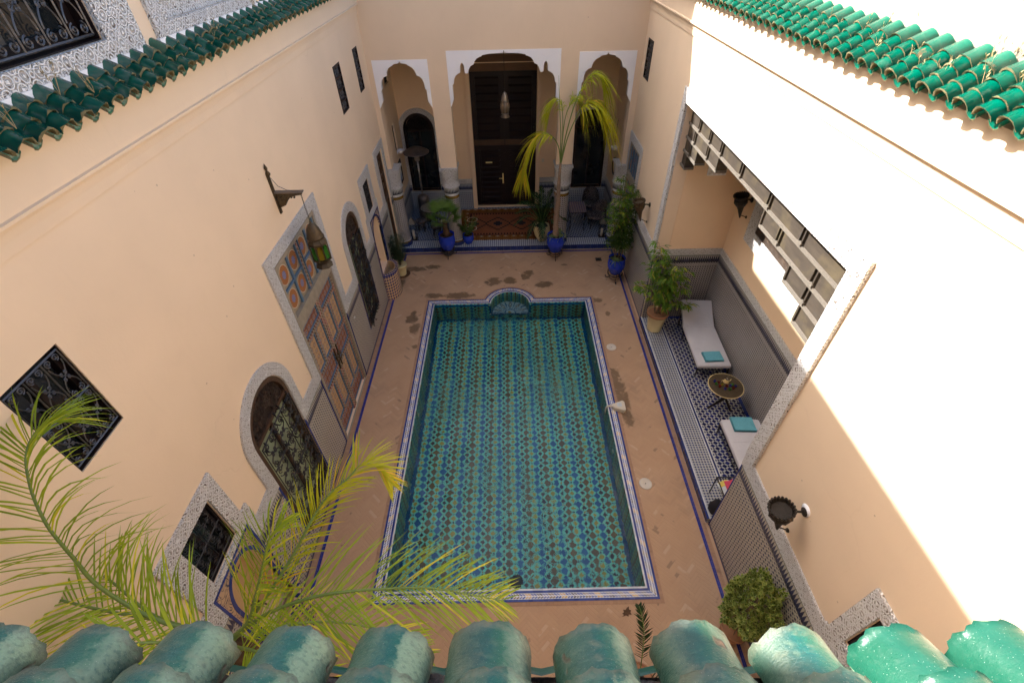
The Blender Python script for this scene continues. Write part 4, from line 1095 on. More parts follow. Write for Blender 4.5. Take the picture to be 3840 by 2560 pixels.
# columns
def column(x, y, half=1.0):
    mb = MB(); r = .235; n = 28
    def cyl(r0, r1, z0, z1, m, P0=None):
        for i in range(n):
            a, b = 2*PI*i/n, 2*PI*(i+1)/n
            pts = [(x+r0*math.cos(a), y+r0*math.sin(a), z0), (x+r0*math.cos(b), y+r0*math.sin(b), z0), (x+r1*math.cos(b), y+r1*math.sin(b), z1), (x+r1*math.cos(a), y+r1*math.sin(a), z1)]
            u0, u1 = a*.2486, b*.2486
            mb.quv(pts, [(u0, z0), (u1, z0), (u1, z1), (u0, z1)], m, True)
    cyl(.285, .285, .15, .27, 2); cyl(.285, .26, .27, .275, 2); cyl(.26, .26, .275, .33, 3); cyl(.26, r, .33, .335, 1); cyl(r, r, .335, 1.92, 0); cyl(.25, .25, 1.92, 2.02, 3); cyl(.252, .252, 2.02, 2.10, 1); cyl(.255, .255, 2.10, 2.27, 4); cyl(.262, .262, 2.27, 2.31, 1)
    c = obj('column', mb, [M['col_tile'], M['cop_white'], M['step_blue'], M['ochre_tile'], M['crenel']], BB)
    mb = MB(); n = 32; prev = None
    for (z, sq) in ((2.31,0),(2.33,0),(2.50,0),(2.60,.15),(2.70,.45),(2.80,.8),(2.86,1),(2.95,1)):
        P = []
        for i in range(n):
            a = 2*PI*i/n; ca, sa = math.cos(a), math.sin(a); rc = .265+(.03 if z == 2.31 else 0); s_ = .285/max(abs(ca), abs(sa)); q = rc*(1-sq)+min(s_, .39)*sq; P.append((x+q*ca, y+q*sa, z))
        b = mb.pts(P)
        if prev is not None:
            for i in range(n): mb.face((prev+i, prev+(i+1)%n, b+(i+1)%n, b+i), 0, True)
        prev = b
    mb.box(x-.30, x+.30, y-.30, y+.30, 2.90, 2.955)
    obj('capital', mb, M['stucco'], c)
M['col_tile'] = dado('zellige_column', .072, (.012,.014,.035), (.46,.44,.42), bands=False)
M['ochre_tile'] = lattice('gold_band', .06, .06, (.08,.04,.01), (.50,.34,.08), .1)
def crenel():
    t = T('crenellated_band'); u, v = t.uv(); k = t.step(.5*(1-(v-2.10)/.17)+.05-((u/.05).fr()-.5).ab(), .04)
    return t.set(t.mix(k, (.50,.50,.47), (.012,.016,.03)), .3, 0, .4)
M['crenel'] = crenel()
for x in (-1.93, 1.79): column(x, 15.13)
for x in (-3.83, 3.76): column(x, 15.13)

# ================================================================== RIGHT WING
RB = thing('plastered_wing', 'right wing, partly sunlit, with lounging alcove, wooden valance and bright green tile eave', 'building', (RX, 7, 0))
A0, A1, AT = 4.38, 10.64, 5.97
mb = MB(); mb.box(6.4, 6.6, -1, 19, -.02, 7.5); obj('light_stop_wall', mb, M['wall'], RB)  # unseen backing added so no sun leaks in from behind
plate('wall', SR, 0, .32, [(-.9,-.02),(A0,-.02),(A0,AT),(A1,AT),(A1,-.02),(18.1,-.02),(18.1,7.76),(-.9,7.76)], [rect(.75,1.62,2.64,3.45), rect(14.06,14.6,5.57,6.46), rect(13.58,14.76,.03,3.75), rect(17.0,17.3,2.8,3.65)], M['wall'], RB)
extr('cornice', SR, CORN, -.9, BY, M['wall'], RB)
plate('upper_wall', lambda a, d, b: (3.955+d, a, b), 0, .3, rect(-3.0, 19, 7.6, 9.3), [], M['cream_wall'], RB)
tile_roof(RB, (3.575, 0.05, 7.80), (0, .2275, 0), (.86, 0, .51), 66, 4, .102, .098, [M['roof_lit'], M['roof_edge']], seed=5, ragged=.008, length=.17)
plate('alcove_surround', SR, -.055, .0, [(4.11,2.42),(4.37,2.42),(4.37,AT+.005),(A1+.01,AT+.005),(A1+.01,2.42),(10.89,2.42),(10.89,6.235),(4.11,6.235)], [], M['stucco_big'], RB)
for (a, b) in ((1.9, 4.37), (A1+.01, 13.37)): obj('frieze', sbox(MB(), SR, a, b, -.032, 0, 2.13, 2.415), M['stucco'], RB)
plate('window_surround', SR, -.034, 0, [(.45,2.13),(1.895,2.13),(1.895,2.46),(1.84,2.46),(1.84,3.67),(.45,3.67)], [rect(.74,1.625,2.63,3.46)], M['stucco_big'], RB)
plate('door_surround', SR, -.034, 0, [(13.37,2.13),(13.57,2.13),(13.57,3.76),(14.77,3.76),(14.77,2.13),(14.93,2.13),(14.93,4.01),(13.37,4.01)], [], M['stucco'], RB)
for (a, b) in ((-.4, 4.36), (A1+.01, 13.57), (14.77, 14.94)): obj('tile_dado', sbox(MB(), SR, a, b, -.022, 0, 0, 2.12), M['dado'], RB)
obj('edge_tiles', sbox(MB(), SR, A1+.012, A1+.05, -.03, -.0225, 0, 2.12), M['bluetrim'], RB); obj('edge_tiles', sbox(MB(), SR, 4.33, 4.355, -.028, -.0225, 0, 2.12), M['bluetrim'], RB)
window(RB, SR, .75, 1.62, 2.64, 3.45, .14, rows=2, cols=2, r=.010, label='grilled window at the near end of the right wing')
lace_slit(RB, SR, 14.06, 14.6, 5.55, 6.48)
mb = MB(); sbox(mb, SR, 17.0, 17.3, .05, .07, 2.8, 3.65); obj('vent', mb, M['dark'], RB)
painted_door(RB, SR, 13.58, 14.76, .04, 3.75, 'blue and rust painted door by the arcade')
# alcove
AX = 5.57
for q in ((AX, AX+.3, 3.0, 11.0), (RX+.32, AX, A1-.02, A1+.3), (RX+.32, AX, 2.9, 3.2)): obj('alcove_wall', MB().box(*q, 0, 6.6), M['wall_in'], RB)
mb = MB(); mb.box(RX+.32, AX, 3.2, A1-.02, 6.4, 6.6); obj('alcove_ceiling', mb, M['wood_dark'], RB)
mb = MB(); mb.box(RX+.32, 6.5, -2, 19, 7.45, 7.58); obj('roof', mb, M['cream_wall'], RB)
M['dado_alc'] = dado('zellige_dado_alcove', .066, (.012,.014,.04), (.40,.37,.34), top=2.25)
obj('tile_dado', MB().box(AX-.022, AX, 3.2, A1-.045, .15, 2.25), M['dado_alc'], RB); obj('tile_dado', MB().box(RX+.005, AX-.022, A1-.045, A1-.021, .15, 2.25), M['dado_alc'], RB)
obj('frieze', MB().box(AX-.032, AX, 3.2, A1-.045, 2.25, 2.43), M['stucco'], RB); obj('frieze', MB().box(RX+.005, AX-.032, A1-.055, A1-.021, 2.25, 2.43), M['stucco'], RB)
SA = lambda a, d, b: (AX+d, a, b)
plate('panel_surround', SA, -.04, 0, rect(6.6, 9.76, 3.20, 5.6), [rect(6.95, 9.40, 3.55, 5.3)], M['stucco_big'], RB)
mb = MB(); sbox(mb, SA, 6.95, 9.4, -.015, 0, 3.55, 5.3); obj('carved_panel', mb, M['carved'], RB)
mb = MB(); mb.box(4.62, 5.05, A1-.06, A1-.021, 4.40, 4.66); v = obj('vent', mb, M['white_plaster'], RB)
mb = MB()
for i in range(4):
    for j in range(2): mb.lathe([(.03,0),(.045,.01),(.03,.02)], (4.68+i*.10, A1-.062, 4.47+j*.12), 8, ax=Matrix.Rotation(PI/2, 3, 'X'))
obj('grille', mb, M['stucco'], v)
# alcove floor, one step up
mb = MB(); mb.box(3.76, AX, 4.385, A1-.03, 0, .15, 0); mb.box(RX+.32, AX, 3.2, 4.385, 0, .15, 0)
mb.box(3.757, 3.80, 4.386, A1-.031, .02, .154, 2)
mb.box(3.80, 3.83, 4.386, A1-.031, .149, .154, 4)
mb.box(4.26, 4.285, 3.2, A1-.031, .149, .154, 4); mb.box(4.285, 4.33, 3.2, A1-.031, .149, .155, 2); mb.box(4.33, 4.35, 3.2, A1-.031, .149, .154, 4)
mb.box(4.35, AX-.1, 3.2, A1-.12, .149, .1535, 1); mb.box(AX-.1, AX, 3.2, A1-.03, .149, .156, 3); mb.box(4.35, AX-.1, A1-.12, A1-.03, .149, .156, 3)
fl = obj('alcove_floor', mb, [M['check'], M['alcove_floor'], M['step_blue'], M['bluetrim'], M['cop_white']]); tag(fl, 'raised alcove floor in navy and white mosaic', 'floor', kind='structure')
# stepped wooden valance
val = MB(); rail = MB(); x0, x1 = 3.965, 4.13
rows = [(5.60, AT-.003, [(A0+.02, A1-.02)]), (5.31, 5.55, [(8.73, A1-.02), (A0+.02, 6.64)]), (5.02, 5.26, [(9.80, A1-.02), (A0+.02, 5.55)]), (4.71, 4.97, [(10.33, A1-.02), (A0+.02, 5.0)])]
joints = [[10.0, 9.35, 8.72, 7.75, 6.62, 5.55], [10.12, 9.30, 6.05, 5.0], [10.25, 5.0], []]
for (zb, zt, spans), js in zip(rows, joints):
    for (a, b) in spans:
        val.box(x0, x1, a, b, zb+.002, zt)
        rail.box(x0-.03, x1+.02, a-.03, b+.01, zb-.045, zb, 0)
        for e_ in (a, b):
            if A0+.1 < e_ < A1-.1: rail.box(x0-.03, x1+.02, e_-.02 if e_ == a else e_-.015, e_+.015 if e_ == a else e_+.02, zb+.001, zt-.002, 1)
    for j in js:
        if any(a < j < b for a, b in spans):
            rail.box(x0-.035, x0-.002, j-.055, j-.03, zb+.002, zt-.003, 1); rail.box(x0-.035, x0-.002, j+.03, j+.055, zb+.002, zt-.003, 1); rail.box(x0-.05, x0-.002, j-.06, j+.06, zb+.001, zb+.04, 0)
v = obj('wooden_valance', val, M['screen'], RB, label='stepped weathered wood valance across the alcove top'); obj('rail', rail, [M['screen_rail'], M['screen']], v)

# ================================================================== NEAR WING (camera side)
NB = thing('plastered_wing', 'near wing under the camera edged with weathered turquoise barrel tiles', 'building', (0, 0, 0))
mb = MB(); mb.box(LX-.3, RX+.3, -.2, .10, -.02, 7.66); obj('wall', mb, M['wall'], NB)
mb = MB(); mb.box(-5, 5, -.9, -.62, 7.4, 9.9); obj('upper_wall', mb, M['wall'], NB)  # unseen wall added behind the camera to shape the near light
D = Vector((0, -.82, .57)).normalized(); N = Vector((0, .57, .82)).normalized()
def lipy(x): return .352-.0205*x
mb = MB(); n = 90
# rough mortar bed under the tiles
rnd = random.Random(4); g = []
for i in range(121):
    x = -3.6+i*.06
    for s in (0.02, .10, .2, .35, .9):
        p = Vector((x, lipy(x), 7.85))-N*.093+D*s-N*(.012+rnd.uniform(0, .03)+(.012 if s < .03 else 0)); g.append(p)
b = mb.pts(g)
for i in range(120):
    for k in range(4): mb.face((b+i*5+k, b+(i+1)*5+k, b+(i+1)*5+k+1, b+i*5+k+1), 0, True)
mb.poly([tuple(g[0]), tuple(g[600]), (g[600].x, .1, 7.5), (g[0].x, .1, 7.5)])
obj('mortar_bed', mb, M['mortar'], NB)
def barrel(x, c, seed):
    rnd = random.Random(seed); K, S_, L = 26, 12, .30
    e = .142*c+rnd.uniform(-.008, .012); r = .0915*rnd.uniform(.96, 1.04)
    base = Vector((x+rnd.uniform(-.006, .006), lipy(x), 7.85))-N*.094+D*e+N*(.020*c); A = Vector((1, rnd.uniform(-.02, .02), rnd.uniform(-.02, .02))).normalized()
    ph = [rnd.uniform(0, 6.28) for _ in range(6)]
    mb = MB(); grid = []
    for s in range(S_+1):
        f = s/S_; row = []
        for k in range(K+1):
            th = PI*k/K; rr = r*(1-.14*f)*(1+.012*math.sin(3*th+ph[0])+.010*math.sin(5*th+9*f+ph[1])+.008*math.sin(17*f+ph[2]))
            jag = 0
            if s == 0: jag = .004*math.sin(9*th+ph[3])+.0025*math.sin(21*th+ph[4])+rnd.uniform(-.0015, .0015)
            p = base+D*(f*L+jag)+A*(rr*math.cos(th))+N*(rr*.95*math.sin(th)); row.append(mb.pts([p]))
        grid.append(row)
    V = lambda i: Vector(mb.v[i])
    for s in range(S_):
        for k in range(K):
            mb.uvd[len(mb.f)] = [(1-k/K, s/S_*.3), (1-(k+1)/K, s/S_*.3), (1-(k+1)/K, (s+1)/S_*.3), (1-k/K, (s+1)/S_*.3)]
            mb.face((grid[s][k], grid[s][k+1], grid[s+1][k+1], grid[s+1][k]), 0, True)
    ins = []
    for k in range(K+1):
        th = PI*k/K; p = V(grid[0][k]); q = base+A*(r*.83*math.cos(th))+N*(r*.78*math.sin(th)); q += D*((p-q).dot(D)); ins.append(mb.pts([q, q+D*.15]))
    for k in range(K): mb.face((ins[k+1], ins[k], grid[0][k], grid[0][k+1]), 1); mb.face((ins[k+1]+1, ins[k]+1, ins[k], ins[k+1]), 1)
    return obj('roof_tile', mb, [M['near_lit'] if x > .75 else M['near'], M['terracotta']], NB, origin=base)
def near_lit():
    t = T('sunlit_turquoise_tile'); u, v = t.uv(); r = t.rnd(); n = t.noise(2.2, 4, t.vec(u*2.0+r*31.0, v*5.0)); n2 = t.noise(9, 4, t.vec(u*2.0+r*7.0, v*9.0)); n3 = t.noise(70, 2, t.vec(u, v*8.0))  # copy of the near tile glaze, coloured for the tiles lying in sun
    c = t.mix(n, (.004,.065,.036), (.018,.11,.07)); c = t.mix(((u+(n-.5)*.4-.72)*8).cl()*.6, c, (.10,.17,.115)); c = t.mix(((n2-.55)*4).cl()*.4, c, (.05,.115,.08))  # right flank paler, barrel shading put into the colour
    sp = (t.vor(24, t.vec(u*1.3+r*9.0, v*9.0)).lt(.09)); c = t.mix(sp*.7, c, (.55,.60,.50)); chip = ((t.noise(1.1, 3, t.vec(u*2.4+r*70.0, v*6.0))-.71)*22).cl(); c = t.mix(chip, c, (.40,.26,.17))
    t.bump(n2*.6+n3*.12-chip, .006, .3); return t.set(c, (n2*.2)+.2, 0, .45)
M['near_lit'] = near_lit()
k_ = 0
for i in range(-11, 12):
    for c in (0, 1, 2):
        k_ += 1; x = .158+.2186*i
        if abs(x) > 2.2: continue
        barrel(x, c, 100+k_)
# blue-green lips of the channel tiles between the barrels
mb = MB()
for i in range(-11, 12):
    mb = MB(); x = .158+.2186*(i+.5); base = Vector((x, lipy(x), 7.85))-N*.094+D*.0
    q = mb.pts([base+D*.0+Vector((.055*math.cos(PI*k/4), 0, 0))-N*(.03*math.sin(PI*k/4)) for k in range(5)]); q2 = mb.pts([base-D*.0+Vector((.055*math.cos(PI*k/4), 0, 0))-N*(.03*math.sin(PI*k/4)+.016) for k in range(5)]); q3 = mb.pts([base+D*.016+Vector((.055*math.cos(PI*k/4), 0, 0))-N*(.034*math.sin(PI*k/4)) for k in range(5)])
    for k in range(4): mb.face((q+k, q+k+1, q3+k+1, q3+k), 0, True); mb.face((q2+k, q2+k+1, q+k+1, q+k), 0)
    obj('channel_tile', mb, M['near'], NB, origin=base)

# ================================================================== plants
def crom(P, n):
    P = [Vector(p) for p in P]; P = [P[0]*2-P[1]]+P+[P[-1]*2-P[-2]]; out = []; m = len(P)-3
    for i in range(n+1):
        t = min(i/n*m, m-1e-6); k = int(t); f = t-k; a, b, c, d = P[k:k+4]
        out.append(.5*((2*b)+(c-a)*f+(2*a-5*b+4*c-d)*f*f+(3*b-a-3*c+d)*f**3))
    return out
def leaflet(mb, p, d, L, w, droop, n=4, m=0, up=None, taper=.15):
    d = Vector(d).normalized(); side = d.cross(up or Vector((0,0,1)))
    if side.length < .1: side = Vector((R(-1,1), R(-1,1), .1))
    side.normalize(); prev = None; p = Vector(p); base = len(mb.v); P = []
    for i in range(n+1):
        t = i/n; q = p+d*(L*t)+Vector((0,0,-droop*L*t*t))
        ww = w*(math.sin(PI*min(1, .16+.84*t))**.6 if t < 1 else .03)
        P.append(q+side*ww); P.append(q-side*ww)
    b = mb.pts(P)
    for i in range(n): mb.face((b+2*i, b+2*i+1, b+2*i+3, b+2*i+2), m)
def frond(ml, mr, path, n, L, w, droop, ang=50, rr=(.012, .003), lift=.25, t0=.12, env=None, m=0, seg=4, nseg=28):
    C = crom(path, nseg); mr.tube(C, [rr[0]+(rr[1]-rr[0])*i/nseg for i in range(nseg+1)], 5)
    for i in range(n):
        t = t0+(1-t0)*i/(n-1); k = min(nseg-1, int(t*nseg)); f = t*nseg-k; p = C[k].lerp(C[k+1], f); T_ = (C[k+1]-C[k]).normalized()
        S = T_.cross(Vector((0,0,1)))
        if S.length < .15: S = Vector((1,.2,0))
        S.normalize(); U = S.cross(T_)
        e = (env(t) if env else math.sin(PI*min(1, .25+.72*t))**.7)
        for sg in (-1, 1):
            a = math.radians(ang*(1-.35*t)+R(-9, 9)); d = T_*math.cos(a)+S*sg*math.sin(a)+U*(lift+R(-.16, .16))
            leaflet(ml, p, d, L*e*R(.8, 1.1), w*R(.75, 1.15), droop*R(.5, 1.3), seg, m, up=U+S*R(-.5, .5))
def pot(name, label, loc, prof, mat, group=None, soil=None, n=28, cat='plant pot', fn=None):
    t = thing(name, label, cat, loc, group)
    mb = MB(); mb.lathe(prof, loc, n, fn=fn); o = obj('pot', mb, mat, t)
    if soil:
        s = MB(); s.lathe([(.001, soil[1]+.015), (soil[0]*.6, soil[1]+.01), (soil[0], soil[1])], loc, 18); obj('soil', s, M['soil'], t)
    return t
def bellypot(r, h, rim=.02):
    P = [(.001,0),(r*.52,0),(r*.60,h*.04),(r*.80,h*.22),(r*.96,h*.45),(r,h*.62),(r*.985,h*.63),(r*1.0,h*.66),(r*.97,h*.80),(r*.90,h*.90),(r*.88,h*.94),(r*.96,h*.965),(r*.97,h),(r*.90,h*1.0),(r*.86,h*.97),(r*.86,h*.88)]
    return P
def stand(loc, r, h, label):
    t = thing('pot_stand', label, 'pot stand', loc, 'iron stands under the blue pots'); x, y, z = loc
    mb = MB(); mb.tube([(x+r*math.cos(i*PI/12), y+r*math.sin(i*PI/12), z+h) for i in range(25)], .012, 5, caps=False); mb.tube([(x+r*.72*math.cos(i*PI/12), y+r*.72*math.sin(i*PI/12), z+h*.42) for i in range(25)], .010, 5, caps=False); obj('ring', mb, M['iron'], t)
    for k in range(3):
        a = -PI/2+k*2*PI/3; ca, sa = math.cos(a), math.sin(a); mb = MB()
        P = [(r*1.0, h+.10), (r*1.03, h), (r*.74, h*.42), (r*.85, h*.12), (r*1.1, .012), (r*1.28, .02), (r*1.30, .07), (r*1.2, .075)]
        mb.tube([(x+q*ca, y+q*sa, z+w) for q, w in P], .012, 5); obj('leg', mb, M['iron'], t)
    return t
# -- fan palm in a cobalt pot on a stand
stand((-2.19, 14.44, 0), .235, .26, 'black iron stand with scrolled feet under the fan palm, holding a water dish')
mb = MB(); mb.lathe([(.001,.02),(.15,.025),(.20,.07),(.19,.075),(.14,.04),(.001,.035)], (-2.19, 14.44, .05), 22); tag(obj('saucer', mb, M['steel_dark'], origin=(-2.19,14.44,.05)), 'shallow grey dish on the rungs of the stand below the fan palm', 'saucer')
P1 = (-2.19, 14.44, .27)
p = pot('potted_fan_palm', 'spiky green fan palm with shaggy trunk in a shiny cobalt pot left of the rug', P1, bellypot(.285, .60), M['cobalt'], soil=(.24, .54), cat='potted plant')
mb = MB(); mb.tube([(P1[0], P1[1], .80), (P1[0]+.01, P1[1], .95), (P1[0]-.01, P1[1], 1.1), (P1[0]+.01, P1[1], 1.32)], [.10, .12, .075, .07], 9)
for i in range(70):
    a = R(0, 2*PI); z = R(.85, 1.3); leaflet(mb, (P1[0]+.07*math.cos(a), P1[1]+.07*math.sin(a), z), (math.cos(a)*.5, math.sin(a)*.5, 1), .13, .014, .1, 2)
obj('trunk', mb, M['trunk_dark'], p)
ml, mr = MB(), MB(); c0 = Vector((P1[0], P1[1], 1.28))
for (az, el, L) in ((110,72,.50),(150,60,.45),(60,55,.45),(20,45,.42),(-20,48,.42),(-70,30,.30),(200,35,.35),(-120,20,.28),(80,40,.40),(240,55,.3),(130,45,.5),(0,25,.34)):
    a, e = math.radians(az), math.radians(el); d = Vector((math.cos(a)*math.cos(e), math.sin(a)*math.cos(e), math.sin(e))); tip = c0+d*L; mr.tube([c0, tip], .010, 5)
    S = d.cross(Vector((0,0,1))).normalized(); U = S.cross(d)
    for k in range(24):
        b = math.radians(-82+164*k/23); dd = d*math.cos(b)+S*math.sin(b)+U*.12*abs(math.sin(b)); leaflet(ml, tip, dd, .50*R(.85, 1.05)*(.72+.28*math.cos(b)), .013, .12, 3, up=U+dd*.01)
obj('fronds', ml, M['leaf_fan'], p); obj('stalks', mr, M['rachis'], p)
# -- small blue pot with wispy plant
P2 = (-1.5, 15.02, .155)
p = pot('potted_grass_plant', 'small cobalt pot of wispy green stems at the foot of the left column', P2, bellypot(.20, .36), M['cobalt'], soil=(.16, .33), cat='potted plant')
ml = MB(); mr = MB()
for i in range(34):
    a = R(0, 2*PI); h = R(.35, .75); q = Vector((P2[0]+.05*math.cos(a), P2[1]+.05*math.sin(a), .48)); tip = q+Vector((math.cos(a)*h*.55, math.sin(a)*h*.55, h)); mr.tube([q, (q+tip)/2+Vector((0,0,.05)), tip], [.005, .004, .002], 3)
    for k in range(14):
        b = R(0, 2*PI); leaflet(ml, q.lerp(tip, R(.35, 1)), (math.cos(b), math.sin(b), R(-.1, .7)), R(.07, .17), .008, .4, 2)
obj('foliage', ml, M['leaf_mid'], p); obj('stems', mr, M['rachis'], p)
# -- cycad in cream urn
P3 = (1.15, 15.12, .155)
p = pot('potted_cycad', 'dark feathery cycad in a rounded cream urn on the arcade edge', P3, [(.001,0),(.13,0),(.145,.03),(.25,.22),(.30,.40),(.285,.52),(.25,.585),(.265,.61),(.24,.62),(.21,.56)], M['creampot'], soil=(.22, .56), cat='potted plant')
ml, mr = MB(), MB(); c0 = Vector((P3[0], P3[1], .80))
mb = MB(); mb.ball((P3[0], P3[1], .74), .10, 10, sz=1.2); obj('trunk', mb, M['trunk_dark'], p)
for (dx, dy, dz, sag) in ((-1.0,-.35,.15,.45),(-.85,.1,.75,.3),(-.45,.3,1.15,.15),(-.05,.2,1.3,.1),(.35,.2,1.2,.15),(.75,.15,.75,.3),(.85,-.3,.25,.4),(-.55,-.6,-.25,.5),(.55,-.7,.0,.45),(.0,-.8,-.1,.5),(-.2,.6,.9,.2),(.6,.5,.8,.2),(-.95,-.15,.5,.3),(-.7,.5,.6,.3),(.25,-.4,1.0,.1),(-.3,-.4,.95,.1),(-.05,-.45,-.45,.6)):
    d = Vector((dx, dy, dz)); tip = c0+d; mid = c0+d*.5+Vector((0,0,.18+sag*.35)); frond(ml, mr, [c0, mid, tip], 34, .24, .011, .12, 62, (.012, .004), .2, .1, seg=2, nseg=12)
obj('fronds', ml, M['leaf_dark'], p); obj('stalks', mr, M['rachis'], p)
# -- tall palm in cobalt pot on a stand
stand((1.57, 14.2, 0), .24, .24, 'black iron stand with scrolled feet under the tall palm')
P4 = (1.57, 14.2, .25)
p = pot('potted_tall_palm', 'tall slim palm with drooping yellow-green fronds in a cobalt pot', P4, bellypot(.305, .64), M['cobalt'], soil=(.26, .58), cat='potted plant')
mb = MB(); mb.tube(crom([(1.56,14.2,.80),(1.55,14.22,1.3),(1.58,14.2,2.1),(1.58,14.22,2.7),(1.60,14.22,3.35)], 16), [.105,.10,.095,.09,.085,.082,.08,.075,.07,.066,.062,.058,.052,.046,.042,.038,.034], 9)
for k in range(18): mb.tube([(1.57+.10*math.cos(k), 14.21+.1*math.sin(k), .85+k*.09), (1.57+.09*math.cos(k), 14.21+.09*math.sin(k), .97+k*.09)], [.02, .006], 4)
obj('trunk', mb, M['trunk'], p)
ml, mr, my = MB(), MB(), MB(); c0 = (1.60, 14.22, 3.25)
mr.tube([c0, (1.56,14.2,4.2), (1.48,14.2,5.0), (1.42,14.2,5.72)], [.018,.014,.010,.003], 5)
hang = lambda t: (.35+.65*min(1, t*1.6))*(1 if t < .8 else 1-(t-.8)*2.4)
frond(ml, mr, [c0, (1.72,14.2,4.2), (1.95,14.2,5.1), (2.28,14.2,5.70), (2.52,14.18,5.72), (2.66,14.15,5.45)], 62, .80, .013, 1.15, 42, (.02,.005), .05, .38, hang, seg=5)
frond(my, mr, [c0, (1.75,14.1,4.1), (1.98,14.0,4.75), (2.22,13.95,5.10), (2.48,13.9,5.08), (2.66,13.9,4.86)], 80, 1.05, .015, 1.1, 40, (.02,.005), .05, .45, hang, seg=5)
frond(my, mr, [c0, (1.50,14.1,3.85), (1.25,14.0,4.22), (.92,13.95,4.28), (.66,13.9,4.02), (.52,13.9,3.60), (.44,13.9,3.1)], 76, .80, .015, 1.0, 42, (.018,.005), .05, .30, hang, seg=5)
frond(ml, mr, [c0, (1.62,14.3,4.3), (1.55,14.4,4.95), (1.35,14.4,5.05), (1.15,14.35,4.75)], 44, .70, .010, 1.1, 45, (.015,.004), .05, .40, hang, seg=5)
frond(ml, mr, [c0, (1.66,14.3,4.5), (1.85,14.4,5.0), (2.0,14.5,5.05), (2.2,14.5,4.75)], 40, .8, .010, 1.1, 45, (.015,.004), .05, .42, hang, seg=5)
obj('fronds', ml, M['leaf_ylgreen'], p); obj('fronds', my, M['leaf_yellow'], p, 'bright yellow drooping fronds'); obj('stalks', mr, M['rachis'], p)
def tuft(c, n, L, mat, par, spread=.9, w=.010):
    ml = MB()
    for i in range(n):
        a = R(0, 2*PI); leaflet(ml, (c[0]+R(-.03,.03), c[1]+R(-.03,.03), c[2]), (math.cos(a)*spread, math.sin(a)*spread, R(.4, 1.3)), L*R(.6, 1.1), w, R(.5, 1.1), 4)
    obj('grass_tuft', ml, mat, par)
tuft((1.42, 14.1, .85), 40, .34, M['leaf_spider'], p); tuft((1.74, 14.12, .85), 36, .34, M['leaf_spider'], p); tuft((1.72, 14.3, .9), 30, .42, M['leaf_spider'], p)
# -- third cobalt pot with bamboo-like stems
stand((3.41, 12.77, 0), .24, .24, 'black iron stand with scrolled feet by the right wing wall')
P5 = (3.41, 12.77, .25)
p = pot('potted_bamboo', 'cobalt pot with spider grass and tall thin bushy stems by the right wing wall', P5, bellypot(.28, .58), M['cobalt'], soil=(.24, .52), cat='potted plant')
ml, m2, mr = MB(), MB(), MB()
for (dx, dy, h, lean) in ((-.05,0,2.55,-.18),(.03,.05,2.35,.05),(.10,-.04,2.1,.1),(.02,-.08,1.9,-.05),(.08,.1,2.2,.12),(-.08,.06,1.7,-.25)):
    q0 = Vector((P5[0]+dx, P5[1]+dy, .8)); C = crom([q0, q0+Vector((lean*.3, .0, h*.4)), q0+Vector((lean, R(-.1,.1), h))], 10); mr.tube(C, [.018-.0012*i for i in range(11)], 5)
    for i in range(3, 11):
        for k in range(11):
            a = R(0, 2*PI); e = Vector((math.cos(a), math.sin(a), R(-.1,.5))); st = C[i]+e*R(.05, .30)*(1.1-.04*i); mm = m2 if (i > 6 and e.x < .2) else ml
            for j in range(5):
                b = R(0, 2*PI); leaflet(mm, st, (math.cos(b), math.sin(b), R(-.3,.4)), R(.10, .20), .012, .35, 3)
obj('foliage', ml, M['leaf_mid'], p); obj('foliage', m2, M['leaf_bamboo'], p, 'lighter yellow-green upper leaves'); obj('stems', mr, M['twig'], p)
tuft((3.33, 12.66, .80), 46, .34, M['leaf_spider'], p, w=.013)
# -- bamboo in cream pot on the alcove edge
def creampot(r, h):
    return [(.001,0),(r*.66,0),(r*.70,h*.06),(r*.68,h*.10),(r*.80,h*.5),(r*.86,h*.80),(r*.97,h*.83),(r,h*.86),(r,h),(r*.90,h),(r*.87,h*.93)]
P6 = (4.06, 10.08, .155)
p = pot('potted_bamboo', 'bamboo in a big cream pot with a terracotta rim beside the lounger', P6, creampot(.29, .62), M['creampot'], soil=(.25, .56), cat='potted plant')
mb = MB(); mb.lathe([(.287,.545),(.298,.55),(.300,.625),(.262,.63),(.255,.58)], P6, 28); obj('rim', mb, M['terracotta'], p)
mb = MB()
for k in range(7):
    a0 = k*2*PI/7; mb.tube([(P6[0]+(.222+.012*math.cos(t*PI/8)*0+.004)*math.cos(a0+t*2*PI/56), P6[1]+.226*math.sin(a0+t*2*PI/56), P6[2]+.40-.05*math.sin(t*PI/8)) for t in range(9)], .012, 5)
obj('garland', mb, M['creampot'], p)
ml, mr = MB(), MB()
rb = random.Random(9)
for (ex, ey, ez) in ((-.42,-.05,2.55),(-.30,.0,2.2),(-.75,-.15,1.35),(.0,-.1,2.0),(.45,-.15,1.25),(.70,-.25,.75),(-.1,-.2,1.6),(-.55,.05,1.8),(.2,.05,1.75),(.55,.1,1.5)):
    q0 = Vector((P6[0]+rb.uniform(-.08,.08), P6[1]+rb.uniform(-.08,.08), .7)); end = q0+Vector((ex, ey, ez-.25)); C = crom([q0, q0.lerp(end, .5)+Vector((-ex*.2, 0, .25)), end], 14); mr.tube(C, [.013-.0007*i for i in range(15)], 5)
    for i in range(4, 15):
        for k in range(3):
            a = R(0, 2*PI); tw = C[i]+Vector((math.cos(a), math.sin(a), R(-.2,.3)))*R(.08, .24); mr.tube([C[i], tw], .003, 3)
            for j in range(5):
                b = a+R(-1.1, 1.1); leaflet(ml, C[i].lerp(tw, R(.4, 1)), (math.cos(b), math.sin(b), R(-.5,.2)), R(.11, .20), .015, .35, 3)
obj('foliage', ml, M['leaf_bamboo'], p); obj('stems', mr, M['twig'], p)
